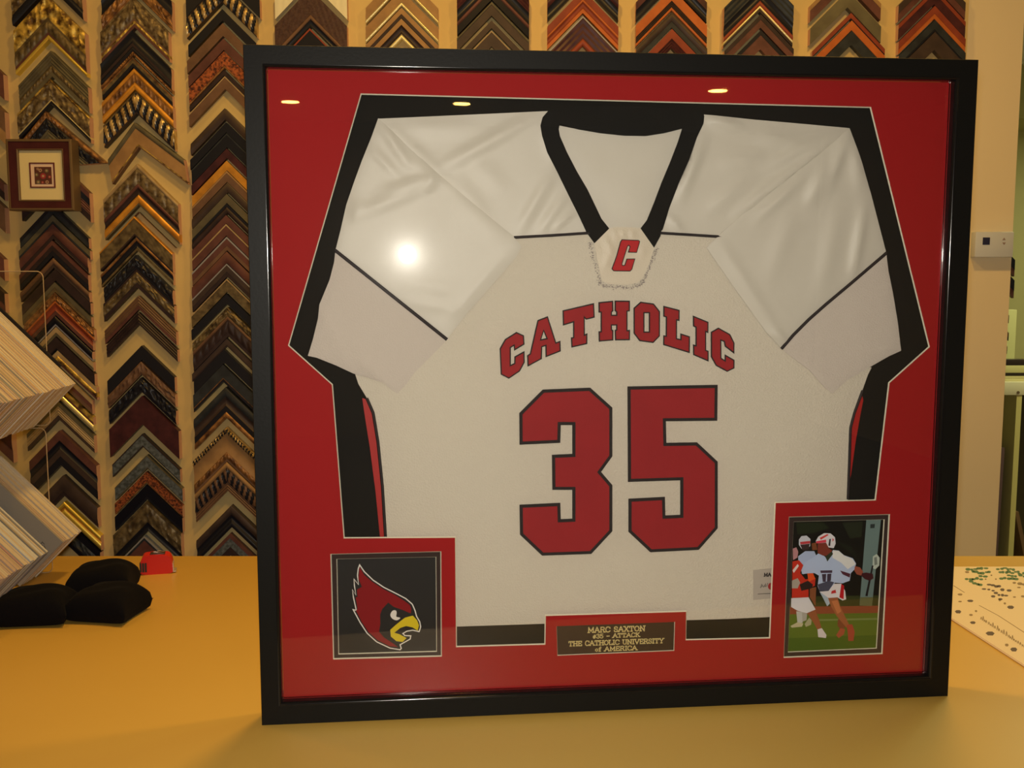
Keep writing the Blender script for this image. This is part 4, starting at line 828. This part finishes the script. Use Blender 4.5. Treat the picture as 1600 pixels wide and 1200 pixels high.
for x, y, w_, h_, mi in ((1500, 929, 8, 3, 2), (1516, 939, 10, 3.4, 1), (1500, 940, 6, 2, 2), (1497, 956, 10, 5, 1), (1525, 955, 4, 3, 2), (1517, 961, 6, 3, 2), (1520, 973, 9, 4, 1), (1547, 990, 14, 6, 1), (1579, 949, 11, 5, 1), (1573, 1008, 6, 4, 2), (1584, 1015, 11, 6, 1), (1511, 894, 7, 3, 2), (1549, 899, 3, 2, 2), (1540, 905, 3, 2, 2), (1556, 905, 3, 2, 2), (1598, 932, 6, 3, 2), (1570, 943, 4, 3, 2), (1562, 938, 4, 3, 2), (1585, 933, 5, 2, 2), (1592, 918, 6, 2, 2)): blob(x, y, w_, h_, mi)
def pen(pts, wd, bm):
    q = [Vector(sl_(*p)) for p in pts]
    for a, b in zip(q, q[1:]):
        d = (b - a)
        if d.length < 1e-6: continue
        n = Vector((-d.y, d.x)).normalized()*wd/2; flat(bm, [tuple(a - n), tuple(b - n), tuple(b + n), tuple(a + n)], zt, zt + .0002)
pb_ = bmesh.new(); pen([(1530, 946), (1560, 962), (1600, 988), (1640, 1012)], .0016, pb_); pen([(1490, 915), (1507, 926)], .0016, pb_); link('ruled_line', pb_, m_tn, ss)
pb_ = bmesh.new(); rs = random.Random(8); x = 0
while x < 1:                                # small slanted pen strokes of the script line
    px_, py_ = 1532 + 74*x, 966 + 48*x; h_ = rs.choice((3, 4, 4, 7)); pen([(px_, py_ + 2), (px_ + 1.2, py_ + 2 - h_), (px_ + 2.4, py_ + 2.4)], .0010, pb_)
    x += rs.uniform(.03, .06)
link('script_line', pb_, m_tn, ss)
for nm, bm_, mm_ in (('green_motifs', BMS[0], m_gr), ('dark_motifs', BMS[1], m_dk), ('small_motifs', BMS[2], m_tn)): tag(link(nm, bm_, mm_, ss), kind='stuff')

# ------------------------------------------------------------------ back room seen past the pillar
YP = 3.7
xp = at_y(1566, 440, YP).x
struct('wall_partition', (1.35, xp, YP, YP + .1, 0, CEIL), M_far)
for i, (ya, v, xr, lk) in enumerate(((355, 26, 1589, 'upper black corner sample showing past the pillar edge below the thermostat'), (388, 28, 1588, 'second black corner sample showing past the pillar edge, lower down'), (452, 12, 1579, 'small brown corner sample past the pillar edge, top of three small ones'), (480, 12, 1578.5, 'small brown corner sample past the pillar edge, middle of three small ones'), (504, 11, 1576, 'small brown corner sample past the pillar edge, lowest of three small ones'))):
    o = chevron(lk, 1540, ya + 2, 1496, xr, v, 'black .6, redbrown .4' if i < 2 else 'brown .6, choc .4', plane=YP, seed=900 + i); o['group'] = 'corner samples beyond the pillar'
YC = 4.3
ctop = at_y(1570, 597, YC).z; cx = at_y(1500, 597, YC).x
bn = empty('print_cabinet', (cx, YC, 0)); tag(bn, 'white open print cabinet with upright dividers in the back room', 'cabinet')
M_cab = mat('white cabinet melamine', (.74, .70, .58), .5); M_cabe = mat('yellowed cabinet edge', (.62, .56, .26), .55)
boxobj('top', (-.2, 1.5, 0, .7, ctop - .055, ctop), M_cab, bn, .002)
d0 = at_y(1587, 740, YC)
for x in (-.2, d0.x - cx - .011, 1.0):
    boxobj('divider', (x, x + .022, .004, .7, 0, ctop - .055), M_cabe, bn)
boxobj('back_panel', (-.2, 1.5, .68, .7, 0, ctop - .055), mat('dark cabinet back', (.10, .09, .06), .7), bn)
boxobj('floor_board', (-.2, 1.5, 0, .68, .02, .05), M_cab, bn)
sx_, sz_ = at_y(1591, 617, YC - .003).x - cx, at_y(1591, 617, YC - .003).z
bm = bmesh.new(); tube(bm, [(sx_, -.003, sz_ + .01), (sx_, 0, sz_ + .01)], .006, 10); link('screw_cap', bm, mat('brown cap', (.12, .08, .05), .5), bn)
def leaning(name, px0, py0, px1, py1, tpx, dep, m, label, cat, grp):
    """flat print leaning sideways in a bay: its front edge from the top point to the foot point"""
    a = at_y(px0, py0, dep); b = at_y(px1, py1, dep); t = abs(at_y(px0 + tpx, py0, dep).x - a.x)
    bm = bmesh.new(); v = []
    for y in (0, .55): v += [bm.verts.new((a.x - b.x, y, a.z - b.z)), bm.verts.new((a.x - b.x + t, y, a.z - b.z)), bm.verts.new((t, y, 0)), bm.verts.new((0, y, 0))]
    for f in ((0, 3, 2, 1), (4, 5, 6, 7), (0, 1, 5, 4), (1, 2, 6, 5), (2, 3, 7, 6), (3, 0, 4, 7)): bm.faces.new([v[i] for i in f])
    bmesh.ops.recalc_face_normals(bm, faces=bm.faces[:])
    return tag(link(name, bm, m, None, b), label, cat, grp)
foot = lambda x: (x, at_y(1570, 600, YC).z)
def lean2(px0, py0, pxb, tpx, dep, m, label):
    b = at_y(pxb, 880, dep); zb = .055
    # carry the line on down to the cabinet floor
    a = at_y(px0, py0, dep); k = (a.z - zb)/(a.z - b.z); B = a + (b - a)*k
    t = abs(at_y(px0 + tpx, py0, dep).x - a.x); bm = bmesh.new(); v = []
    for y in (0, .14): v += [bm.verts.new((a.x - B.x, y, a.z - B.z)), bm.verts.new((a.x - B.x + t, y, a.z - B.z)), bm.verts.new((t, y, 0)), bm.verts.new((0, y, 0))]
    for f in ((0, 3, 2, 1), (4, 5, 6, 7), (0, 1, 5, 4), (1, 2, 6, 5), (2, 3, 7, 6), (3, 0, 4, 7)): bm.faces.new([v[i] for i in f])
    bmesh.ops.recalc_face_normals(bm, faces=bm.faces[:])
    return tag(link('leaning_print', bm, m, None, B), label, 'print', 'prints stored in the back room cabinet')
lean2(1578, 650, 1561, 4, YC + .34, mat('print pale tan', (.42, .34, .16), .6), 'tan edged print leaning in the cabinet bay beside the divider')
lean2(1571, 690, 1556, 5, YC + .18, mat('print silver grey', (.30, .25, .26), .35), 'silver grey wrapped print leaning in the cabinet bay')
lean2(1564, 700, 1552, 6, YC + .02, mat('print violet', (.13, .075, .10), .5), 'dark violet print leaning lowest in the cabinet bay')
rb = at_y(1602, 640, YC + .02)
o = boxobj('leaning_print', (0, .02, 0, .4, 0, .86), mat('print black gloss', (.014, .013, .014), .25), None, 0, (d0.x + .035, YC + .2, .056), (0, math.radians(3), 0)); tag(o, 'black glossy print standing in the cabinet bay right of the divider', 'print', 'prints stored in the back room cabinet')
lean2(1586, 800, 1602, 6, YC + .02, mat('print brown', (.16, .09, .05), .6), 'brown print leaning at the foot of the cabinet bay right of the divider')
# moulding lengths lying on the cabinet
zc = ctop
for i, (y0, y1, c, lab) in enumerate(((596, 592, (.72, .66, .38), 'thin cream moulding length lowest on the cabinet top'), (591, 587.5, (.66, .60, .34), 'cream moulding length above the thinnest one on the cabinet'), (587, 582.5, (.03, .022, .02), 'slim black moulding length on the cabinet top'), (582, 571, (.70, .66, .36), 'broad pale moulding length on the cabinet top'), (571, 562, (.03, .02, .022), 'broad black moulding length topmost on the cabinet'))):
    za = at_y(1585, y0, YC + .03).z if i else ctop; zb = at_y(1585, y1, YC + .03).z
    o = boxobj('moulding_length', (0, 1.25, 0, .05, 0, max(.006, zb - zc)), mat('length %d' % i, c, .4), None, .001, (cx - .1, YC + .03, zc)); zc = max(zb, zc + .006); tag(o, lab, 'moulding length', 'moulding lengths on the cabinet')
bp = at_y(1589.5, 484, YC + .2); zb = ctop
o = boxobj('pale_panel', (-.4, 0, 0, .03, 0, bp.z - zb), mat('pale green panel', (.60, .60, .34), .6), None, .003, (bp.x, YC + .2, zb)); tag(o, 'pale olive panel standing on the cabinet past the pillar', 'panel')
